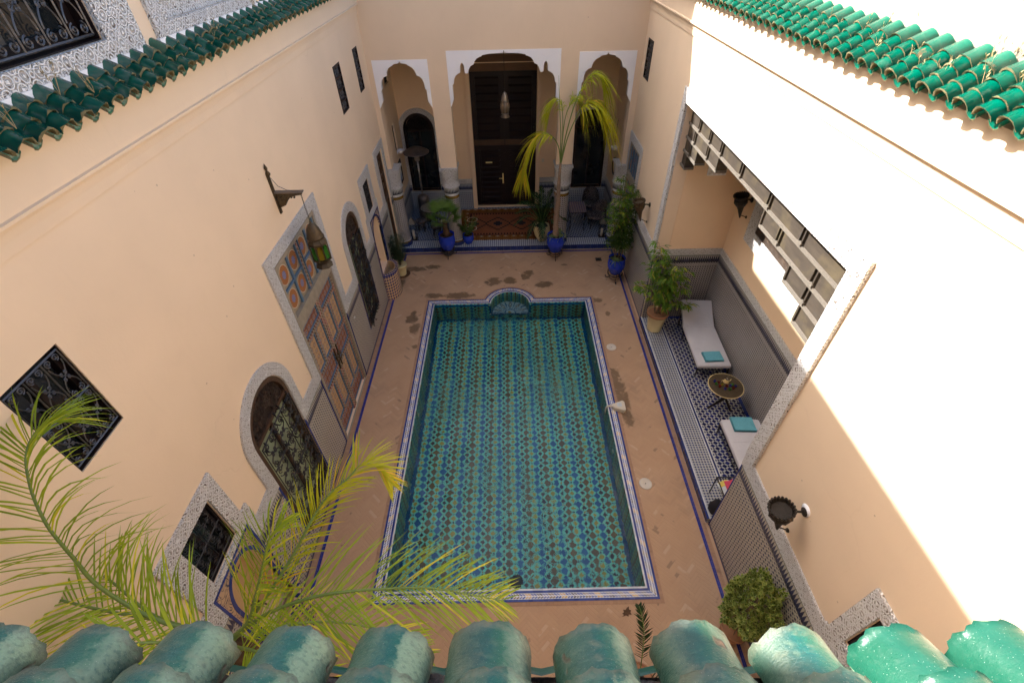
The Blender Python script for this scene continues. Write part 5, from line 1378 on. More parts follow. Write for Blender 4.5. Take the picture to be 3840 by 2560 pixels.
# -- small olive in cream pot on saucer
P7 = (-3.67, 13.3, .03)
mb = MB(); mb.lathe([(.001,0),(.22,0),(.27,.035),(.255,.04),(.21,.015),(.001,.012)], (P7[0], P7[1], .006), 26); tag(obj('saucer', mb, M['trunk_dark'], origin=(P7[0], P7[1], .006)), 'wide dark saucer under the small olive pot', 'saucer')
p = pot('potted_olive', 'small bushy olive in a cream pot near the left wing, wet bricks beside it', P7, creampot(.215, .40), M['creampot'], soil=(.185, .35), cat='potted plant')
ml, mr = MB(), MB()
for k in range(9):
    q0 = Vector((P7[0]+R(-.03,.03), P7[1]+R(-.03,.03), .38)); end = Vector((P7[0]-.06+R(-.30,.36), P7[1]+R(-.3,.3), R(1.05, 1.75))); C = crom([q0, q0+Vector((R(-.05,.05), 0, .35)), end], 10); mr.tube(C, [.012-.0009*i for i in range(11)], 5)
    for i in range(4, 11):
        for j in range(44):
            a = R(0, 2*PI); v_ = Vector((math.cos(a), math.sin(a), R(-.5,.6)))*R(.02, .22); b = R(0, 2*PI); leaflet(ml, C[i]+v_, (math.cos(b), math.sin(b), R(-.5,.8)), R(.05, .09), .008, .1, 2)
obj('foliage', ml, M['leaf_olive'], p); obj('stems', mr, M['twig'], p)
# -- variegated shrub near the bottom right
P8 = (3.50, 2.42, .0)
p = pot('potted_shrub', 'dense oval variegated shrub in a pot against the right wing, seen from above', P8, creampot(.22, .42), M['terracotta'], soil=(.19, .37), cat='potted plant')
ml, me, mr = MB(), MB(), MB(); cc = Vector((3.50, 2.44, 1.32))
mr.tube([(P8[0], P8[1], .45), cc+Vector((0,0,.2))], [.03, .015], 6)
for i in range(30):
    a = R(0, 2*PI); e = cc+Vector((math.cos(a)*.35, math.sin(a)*.35, R(-.5,.6))); mr.tube([cc+Vector((0,0,R(-.6,.1))), e], .006, 4)
for i in range(2700):
    a = R(0, 2*PI); z = R(-1, 1); s = math.sqrt(1-z*z); rr = R(.70, 1.0)**.5*(1+.18*math.sin(5*a+3*z)+.12*math.sin(9*z+2*a)); q = cc+Vector((.32*rr*s*math.cos(a), .36*rr*s*math.sin(a), .62*rr*z))
    d = (q-cc).normalized()+Vector((R(-.8,.8), R(-.8,.8), R(-.5,.8))); d.normalize(); up = Vector((R(-.6,.6), R(-.6,.6), 1)); L = R(.05, .085); S = d.cross(up).normalized(); U = S.cross(d).normalized()
    for (k, mbx, off) in ((1.0, me, 0), (.70, ml, .0022)):
        P = []
        for j in range(8):
            th = 2*PI*j/8; P.append(q+d*(L*.5+L*.5*k*math.cos(th))+S*(L*.30*k*math.sin(th))+U*(off+.25*L*abs(math.sin(th))*k*.5-.0))
        mbx.poly(P)
obj('foliage', ml, M['leaf_var'], p); obj('leaf_margins', me, M['leaf_edge'], p); obj('stems', mr, M['twig'], p)
# -- low potted palm whose tip shows just beyond the near tiles
P9 = (1.80, 1.75, 0)
p = pot('potted_palm', 'small potted palm below the near eave, only one dark frond tip showing', P9, creampot(.24, .42), M['terracotta'], soil=(.2, .38), cat='potted plant')
ml, mr = MB(), MB()
frond(ml, mr, [(1.80,1.75,.45),(1.80,1.95,1.0),(1.80,2.12,1.35),(1.76,2.30,1.58),(1.74,2.38,1.62)], 34, .20, .011, .08, 48, (.01,.003), .1, .2, seg=2)
for (dx, dy) in ((-.5,-.3),(.5,-.3),(-.2,-.6),(.3,-.6)): frond(ml, mr, [(1.80,1.75,.45),(1.8+dx*.5,1.75+dy*.5,1.0),(1.8+dx,1.75+dy,1.0)], 26, .22, .012, .1, 50, (.01,.003), .1, .2, seg=2, nseg=10)
obj('fronds', ml, M['leaf_dark'], p); obj('stalks', mr, M['rachis'], p)
# -- foreground date palm: crown at the lower left, trunk rising from the courtyard
FRP = {'A': [[-2.45, 1.26, 4.46], [-3.03, 1.37, 4.64], [-3.31, 1.47, 4.83], [-3.44, 1.54, 5.06], [-3.48, 1.61, 5.28], [-3.51, 1.66, 5.45], [-3.55, 1.73, 5.64], [-3.6, 1.85, 5.84], [-3.64, 1.98, 5.99], [-3.67, 2.08, 6.06], [-3.68, 2.17, 6.1], [-3.66, 2.28, 6.13], [-3.6, 2.36, 6.1]], 'B': [[-2.45, 1.26, 4.46], [-2.15, 1.41, 4.62], [-1.69, 1.51, 4.73], [-1.19, 1.56, 4.71], [-0.76, 1.58, 4.65], [-0.41, 1.57, 4.5], [-0.15, 1.56, 4.38]], 'C': [[-2.49, 1.3, 4.35], [-2.2, 1.54, 4.62], [-2.0, 1.84, 4.79], [-1.89, 2.02, 4.92], [-1.82, 2.15, 4.98], [-1.72, 2.28, 5.05], [-1.56, 2.41, 5.11], [-1.47, 2.51, 5.15], [-1.36, 2.54, 5.11], [-1.27, 2.51, 5.0], [-1.22, 2.47, 4.88]], 'D': [[-2.49, 1.27, 4.46], [-3.01, 1.38, 4.59], [-3.51, 1.45, 4.66], [-3.96, 1.53, 4.75], [-4.33, 1.63, 4.79], [-4.67, 1.72, 4.81]], 'E': [[-2.47, 1.27, 4.46], [-2.28, 1.35, 4.63], [-2.18, 1.48, 4.85], [-2.09, 1.63, 5.08], [-2.03, 1.77, 5.24], [-1.94, 1.9, 5.3]], 'F': [[-2.53, 1.3, 4.35], [-2.93, 1.4, 4.31], [-3.38, 1.54, 4.31], [-3.81, 1.78, 4.43], [-4.2, 1.96, 4.48], [-4.68, 2.08, 4.47], [-5.18, 2.1, 4.33]], 'G': [[-2.55, 1.3, 4.2], [-2.24, 1.47, 4.09], [-1.82, 1.56, 3.9], [-1.35, 1.55, 3.58], [-0.99, 1.45, 3.18]]}
DP = (-2.44, 1.23, 0)
p = thing('date_palm', 'tall date palm at the lower left with long fronds arching before the left wing', 'palm tree', DP)
mb = MB(); C = crom([DP, (-2.40,1.2,1.5), (-2.46,1.25,3.0), (-2.44,1.23,4.35)], 22); mb.tube(C, [.13-.0015*i+(.014 if i % 2 else 0) for i in range(23)], 10); obj('trunk', mb, M['trunk_dark'], p)
full = lambda t: math.sin(PI*min(1, .30+.66*t))**.65
spec = {'A': (56, 1.0, .0070, .55, 46, 'leaf_palm'), 'B': (64, .76, .0070, .38, 50, 'leaf_palm'), 'C': (70, .50, .0068, .35, 44, 'leaf_yellow'), 'D': (44, .88, .0080, .25, 52, 'leaf_palm'), 'E': (40, .70, .0075, .45, 42, 'leaf_palm'), 'F': (44, .78, .0080, .3, 50, 'leaf_palm'), 'G': (46, .60, .0085, .3, 50, 'leaf_palm')}
for k, path in FRP.items():
    n, L, w, dr, an, mt = spec[k]; ml, mr = MB(), MB(); path = [DP[:2]+(4.3,)]+[tuple(q) for q in path] if False else path
    frond(ml, mr, path, n, L, w, dr, an, (.020, .004), .32, .10, full, seg=5, nseg=40)
    f = obj('frond', ml, M[mt], p, 'yellow ageing frond with curled tip' if k == 'C' else None); obj('midrib', mr, M['rachis'], f)
for (dx, dy, dz) in ((-.9,-.3,.9),(.3,-.6,1.0),(.9,-.3,.2),(-.5,.2,1.4)):
    ml, mr = MB(), MB()
    if dz > .9: continue
    c0 = Vector((-2.44,1.23,4.42)); frond(ml, mr, [c0, c0+Vector((dx,dy,dz))*.5+Vector((0,0,.2)), c0+Vector((dx,dy,dz-.6))], 26, .5, .012, .3, 50, (.018,.004), .2, .15, full, seg=4, nseg=14)
    f = obj('frond', ml, M['leaf_palm'], p); obj('midrib', mr, M['rachis'], f)
# -- dry grass sprouting between the right roof tiles and bits on the left eave
rg = random.Random(8)
for side in (1, -1):
    mb = MB()
    for i in range(40 if side > 0 else 8):
        y = rg.uniform(2.6, 9.5)**1.0; s = rg.uniform(.1, .5); q = Vector((side*(3.60+s*.86), y, 7.76+s*.51+.05))
        for k in range(4):
            tip = q+Vector((rg.uniform(-.08,.08), rg.uniform(-.1,.1), rg.uniform(.10,.26))); mb.tube([q, q.lerp(tip, .5)+Vector((rg.uniform(-.02,.02),0,0)), tip], [.0022,.002,.001], 3)
            for j in range(5): leaflet(mb, q.lerp(tip, rg.uniform(.55,1)), (rg.uniform(-1,1), rg.uniform(-1,1), 1), .03, .004, 0, 2)
    o = obj('dry_grass', mb, M['straw']); tag(o, 'wisps of dry grass growing along the bright green right-hand eave' if side > 0 else 'a few dry stalks lying on the dark green left-hand eave', 'weeds', kind='stuff')
EXPO = 1.88; SKY = .13
# ================================================================== furniture, lamps, small things
def pad(name, secs, w, th, mat, parent=None, cr=.035, origin=None, label=None):
    """cushion swept through sections (centre, x-dir width scale)"""
    mb = MB(); prof = []
    for (sx, sz) in ((-1,-1),(1,-1),(1,1),(-1,1)):
        for k in range(4):
            a0 = {(-1,-1): PI, (1,-1): 1.5*PI, (1,1): 0, (-1,1): .5*PI}[(sx, sz)]; a = a0+k*PI/6
            prof.append((sx*(w/2-cr)+cr*math.cos(a), sz*(th/2-cr*.9)+cr*.9*math.sin(a)))
    rings = []; n = len(secs); m = len(prof)
    for i, c in enumerate(secs):
        c = Vector(c); t = (Vector(secs[min(i+1, n-1)])-Vector(secs[max(i-1, 0)])).normalized(); side = t.cross(Vector((0,0,1))).normalized(); up = side.cross(t)
        k = .93 if i in (0, n-1) else 1; kk = .55 if i in (0, n-1) else 1
        rings.append(mb.pts([c+side*p*k+up*q*kk for p, q in prof]))
    for i in range(n-1):
        for j in range(m): mb.face((rings[i]+j, rings[i]+(j+1)%m, rings[i+1]+(j+1)%m, rings[i+1]+j), 0, True)
    mb.face([rings[0]+j for j in reversed(range(m))]); mb.face([rings[-1]+j for j in range(m)])
    return obj(name, mb, mat, parent, label, origin)
def lounger(label, foot, knee, head, w):
    foot, knee, head = Vector(foot), Vector(knee), Vector(head); mid = (foot+head)/2
    t = thing('sun_lounger', label, 'sun lounger', (mid.x, mid.y, .15), 'loungers in the alcove')
    S = [foot+(knee-foot)*f for f in (0, .02, .2, .4, .6, .8, .97)]+[knee+(head-knee)*f for f in (.03, .3, .6, .98, 1.0)]
    mt = pad('mattress', S, w, .11, M['cushion'], t); sd0 = (knee-foot).normalized().cross(Vector((0,0,1))).normalized(); mb = MB()
    for s in (-1, 1): mb.tube([q+sd0*s*(w/2-.012)+Vector((0,0,.045)) for q in S[1:-1]], .007, 5)
    for q in (S[3], S[6]): mb.tube([q+sd0*(w/2-.03)+Vector((0,0,.056)), q-sd0*(w/2-.03)+Vector((0,0,.056))], .005, 4)
    obj('piping', mb, M['cushion'], mt)
    d = (knee-foot).normalized(); sd = d.cross(Vector((0,0,1))).normalized()
    mb = MB(); fz = foot.z-.09
    for s in (-1, 1):
        o = sd*s*(w/2-.03); mb.tube([foot+o-Vector((0,0,.09)), knee+o-Vector((0,0,.09)), head+o-Vector((0,0,.09))], .016, 6)
    for f in (.0, .25, .5, .75, 1.0): q = foot.lerp(knee, f)-Vector((0,0,.09)); mb.tube([q+sd*(w/2-.03), q-sd*(w/2-.03)], .012, 5)
    mb.tube([head+sd*(w/2-.03)-Vector((0,0,.09)), head-sd*(w/2-.03)-Vector((0,0,.09))], .014, 5)
    for i in range(9): q = foot.lerp(knee, i/8.0); mb.tube([q+sd*(w/2-.02)-Vector((0,0,.09)), q+d*.08+sd*(w/2-.02)-Vector((0,0,.22))], .006, 4); mb.tube([q+sd*(w/2-.02)-Vector((0,0,.22)), q+d*.08+sd*(w/2-.02)-Vector((0,0,.09))], .006, 4)
    mb.tube([foot+sd*(w/2-.02)-Vector((0,0,.22)), knee+sd*(w/2-.02)-Vector((0,0,.22))], .010, 4)
    for i in range(7): q = foot+sd*(w/2-.03)*(1-2*i/6.0)-Vector((0,0,.09)); mb.tube([q, q-Vector((0,0,.14))], .006, 4)
    mb.tube([foot+sd*(w/2-.03)-Vector((0,0,.23)), foot-sd*(w/2-.03)-Vector((0,0,.23))], .010, 4)
    obj('frame', mb, M['iron'], t)
    for f in (.03, .95):
        for s in (-1, 1):
            q = foot.lerp(knee, f)+sd*s*(w/2-.03); mb = MB(); mb.tube([(q.x, q.y, fz), (q.x, q.y, .155)], .017, 6); obj('leg', mb, M['iron'], t)
    for s in (-1, 1): q = head.lerp(knee, .25)+sd*s*(w/2-.05); mb = MB(); mb.tube([(q.x, q.y, q.z-.09), (q.x, q.y, .155)], .015, 6); obj('leg', mb, M['iron'], t)
    return t
lounger('sun lounger with its back raised against the far alcove corner, white mattress', (5.02,8.10,.56), (5.09,9.62,.56), (5.155,10.34,.93), .83)
lounger('sun lounger half hidden behind the near alcove edge, white mattress', (5.01,6.45,.56), (4.99,4.9,.56), (4.97,4.15,.93), .84)
def towel(loc, w, d, rot, label):
    mb = MB(); x, y, z = loc; c, s = math.cos(rot), math.sin(rot); n = 10
    for lay in range(3):
        g = []
        for i in range(n+1):
            for j in range(n+1):
                u, v = i/n-.5, j/n-.5; e = max(abs(u), abs(v))*2; px = u*w*(1-.012*lay)+R(-.002,.002); py = v*d*(1-.02*lay)
                g.append((x+px*c-py*s, y+px*s+py*c, z+.022*(lay+1)-(.016 if e > .95 else 0)+.003*math.sin(8*u+3*v)+R(-.0012,.0012)))
        b = mb.pts(g); k = n+1
        for i in range(n):
            for j in range(n): mb.face((b+i*k+j, b+(i+1)*k+j, b+(i+1)*k+j+1, b+i*k+j+1), 0, True)
        E_ = [i*k for i in range(k)]+[n*k+j for j in range(1, k)]+[(n-i)*k+n for i in range(1, k)]+[n-j for j in range(1, n)]
        b2 = mb.pts([(g[i][0], g[i][1], z+.022*lay+.002) for i in E_]); m = len(E_)
        for i in range(m): mb.face((b+E_[i], b+E_[(i+1)%m], b2+(i+1)%m, b2+i))
    o = obj('folded_towel', mb, M['towel'], origin=loc); tag(o, label, 'towel', 'turquoise towels on the loungers')
towel((5.055, 8.40, .617), .47, .34, .03, 'folded turquoise towel on the far lounger, near its foot end')
towel((5.02, 6.28, .617), .48, .38, -.05, 'folded turquoise towel on the near, half hidden lounger')
# tea table with tray, teapot and glasses
TC = Vector((4.93, 7.25, .78))
t = thing('tea_table', 'round hammered brass tray on dark folding wooden legs between the loungers', 'table', (TC.x, TC.y, .155))
mb = MB(); mb.lathe([(.001,-.02),(.27,-.02),(.285,.0),(.30,.035),(.385,.04),(.40,.045),(.395,.055),(.38,.05),(.30,.047),(.28,.012),(.26,-.008),(.001,-.006)], TC, 48, fn=lambda r, z, a: r*(1+.006*math.cos(28*a)) if r > .37 else r); obj('tray', mb, M['brass'], t)
mb = MB(); mb.lathe([(.296,.049),(.305,.056),(.312,.050),(.372,.053),(.378,.060),(.384,.054)], TC, 48); obj('engraved_rim', mb, M['bronze'], t)
for k in range(3):
    a = math.radians(200+120*k); a2 = a+2.3; mb = MB()
    mb.tube([(TC.x+.25*math.cos(a2), TC.y+.25*math.sin(a2), .74), (TC.x+.1*math.cos((a+a2)/2), TC.y+.1*math.sin((a+a2)/2), .45), (TC.x+.30*math.cos(a), TC.y+.30*math.sin(a), .155)], [.028, .034, .024], 6); obj('leg', mb, M['wood_dark'], t)
mb = MB(); mb.tube([(TC.x+.28*math.cos(i*PI/8), TC.y+.28*math.sin(i*PI/8), .72) for i in range(17)], .018, 5, caps=False); obj('ring', mb, M['wood_dark'], t)
tp = thing('teapot', 'small domed brass teapot on a silver ring, standing on the brass tray', 'teapot', (TC.x+.04, TC.y+.12, TC.z)); c = (TC.x+.04, TC.y+.12, TC.z-.004)
mb = MB(); mb.lathe([(.001,.0),(.045,.0),(.062,.03),(.066,.06),(.05,.10),(.028,.125),(.030,.135)], c, 18); obj('body', mb, M['brass'], tp)
mb = MB(); mb.lathe([(.032,.135),(.034,.15),(.020,.18),(.008,.20),(.012,.215),(.004,.24),(.001,.245)], c, 14); obj('lid', mb, M['silver'], tp)
mb = MB(); mb.tube([(c[0]+.055, c[1], c[2]+.05), (c[0]+.09, c[1], c[2]+.09), (c[0]+.105, c[1], c[2]+.14)], [.014,.009,.006], 6); obj('spout', mb, M['brass'], tp)
mb = MB(); mb.tube([(c[0]-.05, c[1], c[2]+.11), (c[0]-.10, c[1], c[2]+.11), (c[0]-.10, c[1], c[2]+.05), (c[0]-.055, c[1], c[2]+.03)], .006, 5); obj('handle', mb, M['brass'], tp)
mb = MB(); mb.lathe([(.078,.0),(.092,.004),(.086,.010),(.074,.006)], c, 24); obj('base_ring', mb, M['silver'], tp)
GL = [(-.225,.09,'blue','blue tea glass at the left end of the tray'),(-.215,.03,'green','green tea glass in front of the leftmost blue one'),(-.15,.055,'red','dark red tea glass left of the teapot'),(-.155,-.025,'red','dark red tea glass in the left front of the tray'),(-.085,.01,'yellow','yellow tea glass left of centre on the tray'),
      (-.06,-.085,'blue','blue tea glass at the front of the tray'),(.0,-.03,'red','red tea glass in the middle of the tray'),(.035,-.10,'green','green tea glass at the front edge of the tray'),(.085,-.02,'blue','blue tea glass right of centre on the tray'),(.14,.0,'green','green tea glass on the right of the tray'),(.13,-.075,'red','dark red tea glass at the right front of the tray'),(.20,-.035,'blue','blue tea glass at the right end of the tray')]
for dx, dy, k, lab in GL:
    c = (TC.x+dx, TC.y+dy*1.35, TC.z-.004); mb = MB(); mb.lathe([(.001,.002),(.020,.0),(.024,.05),(.031,.10),(.029,.10),(.022,.05),(.018,.008),(.001,.008)], c, 12)
    o = obj('tea_glass', mb, G[k], origin=c); tag(o, lab, 'tea glass', 'coloured tea glasses on the brass tray')
# iron side table by the near lounger, with papers and a bag
t = thing('side_table', 'small black iron side table half hidden by the near alcove edge', 'table', (4.20, 4.72, .155))
mb = MB(); mb.tube([(3.98,4.95,.72),(4.42,4.95,.72),(4.42,4.5,.72),(3.98,4.5,.72),(3.98,4.95,.72)], .014, 5); mb.tube([(3.98,4.95,.66),(4.42,4.95,.66),(4.42,4.5,.66),(3.98,4.5,.66),(3.98,4.95,.66)], .008, 5)
for i in range(9):
    x = 4.0+i*.05; mb.tube([(x,4.95,.66),(x+.025,4.95,.72)], .005, 4); mb.tube([(x,4.5,.68),(x,4.95,.68)], .006, 4)
obj('top_frame', mb, M['iron'], t)
for x, y in ((3.98,4.95),(4.42,4.95),(4.42,4.5),(3.98,4.5)): mb = MB(); mb.tube([(x,y,.72),(x,y,.155)], .013, 5); obj('leg', mb, M['iron'], t)
def sheet(name, loc, w, d, rot, th, mat, label, cat):
    mb = MB(); mb.obox(loc, (math.cos(rot), math.sin(rot), 0), (-math.sin(rot), math.cos(rot), 0), (0,0,1), w, d, th); o = obj(name, mb, mat, origin=loc); return tag(o, label, cat)
sheet('magazine', (4.10, 4.70, .7), .26, .34, .25, .02, M['paper'], 'pale printed magazine under the pink cloth on the iron side table', 'magazine')
sheet('yellow_leaflet', (4.07, 4.82, .717), .20, .10, .35, .01, M['yellow'], 'yellow leaflet lying on the magazine on the iron side table', 'leaflet')
mb = MB(); n = 8; g = []
for i in range(n+1):
    for j in range(n+1): u, v = i/n, j/n; g.append((4.08+.30*u, 4.60+.26*v+.03*u, .735+.02*math.sin(6*u+4*v)+R(-.003,.003)))
b = mb.pts(g)
for i in range(n):
    for j in range(n): mb.face((b+i*(n+1)+j, b+(i+1)*(n+1)+j, b+(i+1)*(n+1)+j+1, b+i*(n+1)+j+1), 0, True)
b2 = mb.pts([(p_[0], p_[1], .727) for p_ in (g[0], g[n*(n+1)], g[-1], g[n])]); mb.face((b2, b2+1, b2+2, b2+3)); mb.face((b+n*0, b2, b2+3, b+n)); mb.face((b, b+n*(n+1), b2+1, b2))
tag(obj('pink_cloth', mb, M['pink'], origin=(4.2,4.7,.73)), 'crumpled pink cloth lying on the iron side table', 'cloth')
mb = MB(); mb.lathe([(.001,0),(.13,0),(.16,.05),(.15,.16),(.10,.24),(.05,.26),(.001,.25)], (3.98, 4.58, .155), 12, fn=lambda r, z, a: r*(1+.18*math.sin(2*a+z*6)+.08*math.sin(5*a)))
tag(obj('bag', mb, M['black_cloth'], origin=(3.98,4.58,.155)), 'slumped black bag on the mosaic floor below the iron side table', 'bag')
# wall torches
def torch(label, c, tip, wall, low, mat='bronze_dark', group='torch lamps on the right wing'):
    c, tip = Vector(c), Vector(tip); t = thing('wall_torch', label, 'wall lamp', wall, group)
    ax = (c-tip).normalized(); q = Vector((0,0,1)).rotation_difference(ax).to_matrix(); L = (c-tip).length; r = .150
    fl = lambda r_, z, a: r_*(1+.02*math.cos(8*a))
    mb = MB(); mb.lathe([(.001,0),(.015,.01),(.06,L*.45),(.085,L*.62)], tip, 8, sm=False, ax=q); obj('cone', mb, M[mat], t)
    mb = MB(); mb.lathe([(.085,L*.62),(.10,L*.64),(r*.95,L*.80),(r,L*.90),(r*.92,L*.97),(r*.80,L*.99),(r*.84,L*1.01),(r*1.0,L*1.12),(r*.96,L*1.13),(r*.82,L*1.03),(.001,L*1.02)], tip, 16, sm=False, ax=q, fn=fl); obj('bowl', mb, M[mat], t)
    mb = MB()
    for k in range(22):
        a = 2*PI*k/22; p0 = tip+q@Vector((r*math.cos(a), r*math.sin(a), L*1.10)); p1 = tip+q@Vector((r*1.04*math.cos(a), r*1.04*math.sin(a), L*1.17)); mb.tube([p0, p1], [.024, .016], 5)
    for k in range(8):
        a = 2*PI*k/8; mb.tube([tip+q@Vector((.09*math.cos(a), .09*math.sin(a), L*.64)), tip+q@Vector((r*math.cos(a), r*math.sin(a), L*.84)), tip+q@Vector((r*.97*math.cos(a), r*.97*math.sin(a), L*.95))], .010, 4)
    obj('crown', mb, M[mat], t)
    wv = Vector(wall); mb = MB(); mb.tube([wv, c*.35+wv*.65-Vector((0,0,.0)), c-Vector((0,0,.05))], .018, 6); mb.tube([low, (Vector(low)+tip+ax*.08)/2, tip+ax*.08], .010, 5); obj('arm', mb, M[mat], t)
    mb = MB(); nx = (wv-c); nx.z = 0; nx = Vector((1,0,0)) if abs(nx.x) > abs(nx.y) else Vector((0,1,0))
    qq = Vector((0,0,1)).rotation_difference(-nx).to_matrix()
    mb.lathe([(.001,.0),(.065,.0),(.062,.02),(.03,.035),(.001,.04)], wv, 14, ax=qq); mb.lathe([(.001,.0),(.035,.0),(.03,.02),(.001,.025)], low, 10, ax=qq); obj('wall_plate', mb, M[mat], t)
    return t
torch('dark crown-shaped torch lamp on the near right wall, above the carved frieze', (3.50,3.0,3.12), (3.63,3.0,2.60), (3.83,3.0,3.08), (3.80,3.0,2.56))
torch('grey-brown crown-shaped torch lamp between the alcove and the far blue door', (3.53,11.85,3.12), (3.65,11.85,2.58), (3.83,11.85,3.07), (3.83,11.85,2.56), 'bronze')
torch('dark torch lamp high on the back wall inside the alcove', (5.30,10.02,4.10), (5.42,10.02,3.60), (5.57,10.02,4.05), (5.57,10.02,3.62))
mb = MB(); mb.lathe([(.001,0),(.085,0),(.09,.008),(.001,.012)], (3.829, 3.0, 3.12), 16, ax=Matrix.Rotation(-PI/2, 3, 'Y')); obj('plaster_patch', mb, M['white_plaster'], RB)
# left wall bracket and coloured glass lantern
t = thing('lamp_bracket', 'pierced metal wall bracket carrying the coloured lantern over the painted door', 'bracket', (-3.9, 7.44, 5.6))
mb = MB(); mb.box(-3.9, -3.875, 7.405, 7.475, 5.28, 5.95); mb.lathe([(.03,0),(.045,.03),(.015,.08),(.03,.12),(.001,.2)], (-3.875, 7.44, 5.93), 8); obj('wall_plate', mb, M['bronze'], t)
mb = MB(); prof = [(-3.87,5.64),(-3.42,5.64),(-3.44,5.60),(-3.55,5.585),(-3.64,5.56),(-3.70,5.50),(-3.76,5.42),(-3.87,5.38)]
mb.plate(lambda a, d, b: (a, 7.44+d, b), -.012, .012, prof)
for i in range(14): mb.lathe([(.001,-.018),(.016,-.015),(.016,.015),(.001,.018)], (-3.84+.05*(i % 6)+.012*(i//6), 7.44, 5.60-.045*(i//6)), 6, ax=Matrix.Rotation(PI/2, 3, 'X'))
obj('scroll_plate', mb, M['bronze'], t)
mb = MB(); mb.box(-3.87, -3.41, 7.395, 7.485, 5.64, 5.662); mb.tube([(-3.86,7.44,5.90),(-3.78,7.44,5.75),(-3.66,7.44,5.68),(-3.45,7.44,5.665)], .006, 4); obj('arm', mb, M['steel_dark'], t)
def chain(name, p0, p1, par, n=12):
    p0, p1 = Vector(p0), Vector(p1); mb = MB(); d = (p1-p0)/n
    for i in range(n):
        c = p0+d*(i+.5); s = Vector((.011, 0, 0)) if i % 2 else Vector((0, .011, 0)); mb.tube([c+d*.62*math.cos(a*PI/4)+s*math.sin(a*PI/4) for a in range(9)], .0035, 4, caps=False)
    return obj(name, mb, M['bronze_dark'], par)
LX_, LY_ = -3.455, 7.44
t = thing('lantern', 'octagonal lantern with green and amber glass hanging from the left wall bracket', 'lantern', (LX_, LY_, 4.215))
chain('chain', (LX_, LY_, 5.60), (LX_, LY_, 5.10), t, 16)
mb = MB(); mb.lathe([(.001,5.12),(.02,5.10),(.015,5.08),(.05,5.06),(.105,4.98),(.132,4.88),(.14,4.84),(.152,4.825),(.152,4.80),(.135,4.785)], (LX_, LY_, 0), 16); obj('dome', mb, M['bronze'], t)
mb = MB(); mb.lathe([(.12,4.79),(.125,4.775),(.165,4.72),(.170,4.70),(.166,4.67)], (LX_, LY_, 0), 8, sm=False); mb.lathe([(.163,4.38),(.150,4.345),(.115,4.30),(.108,4.29),(.158,4.225),(.155,4.215),(.09,4.27)], (LX_, LY_, 0), 8, sm=False)
for k in range(8):
    a = 2*PI*k/8; mb.tube([(LX_+.166*math.cos(a), LY_+.166*math.sin(a), 4.70), (LX_+.163*math.cos(a), LY_+.163*math.sin(a), 4.36)], .012, 4); mb.tube([(LX_+.12*math.cos(a), LY_+.12*math.sin(a), 4.79), (LX_+.168*math.cos(a), LY_+.168*math.sin(a), 4.71)], .008, 4)
obj('frame', mb, M['bronze'], t)
for k in range(8):
    a, b = 2*PI*k/8, 2*PI*(k+1)/8; P = []
    mb = MB(); q0 = Vector((math.cos(a), math.sin(a), 0))*.158; q1 = Vector((math.cos(b), math.sin(b), 0))*.158; o = Vector((LX_, LY_, 0))
    for (f, z) in ((.12,4.40),(.88,4.40),(.88,4.56),(.72,4.62),(.62,4.66),(.5,4.67),(.38,4.66),(.28,4.62),(.12,4.56)): P.append(o+q0.lerp(q1, f)+Vector((0,0,z)))
    mb.poly(P); mb.poly([p_-(q0+q1)*.03 for p_ in reversed(P)]); obj('glass_pane', mb, G['green' if k % 2 else 'yellow'], t)
# central hanging lantern
CX, CY = -.06, 15.1
t = thing('lantern', 'slim silvery lantern hanging on a long cord in the middle arch', 'lantern', (CX, CY, 4.41))
mb = MB(); mb.tube([(CX, CY, 6.21), (CX, CY, 5.2)], .008, 5); obj('cord', mb, M['bronze_dark'], t); chain('chain', (CX, CY, 5.30), (CX, CY, 5.12), t, 6)
mb = MB(); mb.lathe([(.001,5.13),(.02,5.11),(.05,5.08),(.085,5.0),(.10,4.90),(.10,4.88)], (CX, CY, 0), 16); mb.lathe([(.10,4.53),(.115,4.51),(.09,4.49),(.135,4.43),(.13,4.415),(.001,4.42)], (CX, CY, 0), 16); mb.lathe([(.10,4.90),(.115,4.88),(.10,4.86)], (CX, CY, 0), 16)
for k in range(8): a = 2*PI*k/8; mb.tube([(CX+.10*math.cos(a), CY+.10*math.sin(a), 4.88), (CX+.138*math.cos(a), CY+.138*math.sin(a), 4.72), (CX+.10*math.cos(a), CY+.10*math.sin(a), 4.53)], .007, 4)
obj('frame', mb, M['tin'], t); mb = MB(); mb.lathe([(.095,4.87),(.128,4.72),(.095,4.54)], (CX, CY, 0), 16); obj('glass', mb, G['clear'], t)
# patio heater
HX, HY = -3.27, 16.9
t = thing('patio_heater', 'steel mushroom patio heater with round reflector in the left arch', 'patio heater', (HX, HY, .155))
mb = MB(); mb.lathe([(.001,2.93),(.10,2.93),(.12,2.905),(.25,2.89),(.27,2.87),(.44,2.78),(.46,2.765),(.455,2.75),(.25,2.84),(.001,2.87)], (HX, HY, 0), 40); obj('reflector', mb, M['steel_dark'], t)
mb = MB(); mb.lathe([(.07,2.45),(.085,2.48),(.085,2.70),(.06,2.78),(.06,2.86)], (HX, HY, 0), 18); obj('burner', mb, M['steel'], t)
mb = MB(); mb.tube([(HX, HY, 1.2), (HX, HY, 2.48)], .032, 10); obj('pole', mb, M['steel'], t)
mb = MB(); mb.lathe([(.25,.155),(.26,.19),(.23,.24),(.215,.30),(.215,1.02),(.20,1.10),(.12,1.16),(.05,1.20),(.001,1.21)], (HX, HY, 0), 24); obj('base', mb, M['steel_dark'], t)
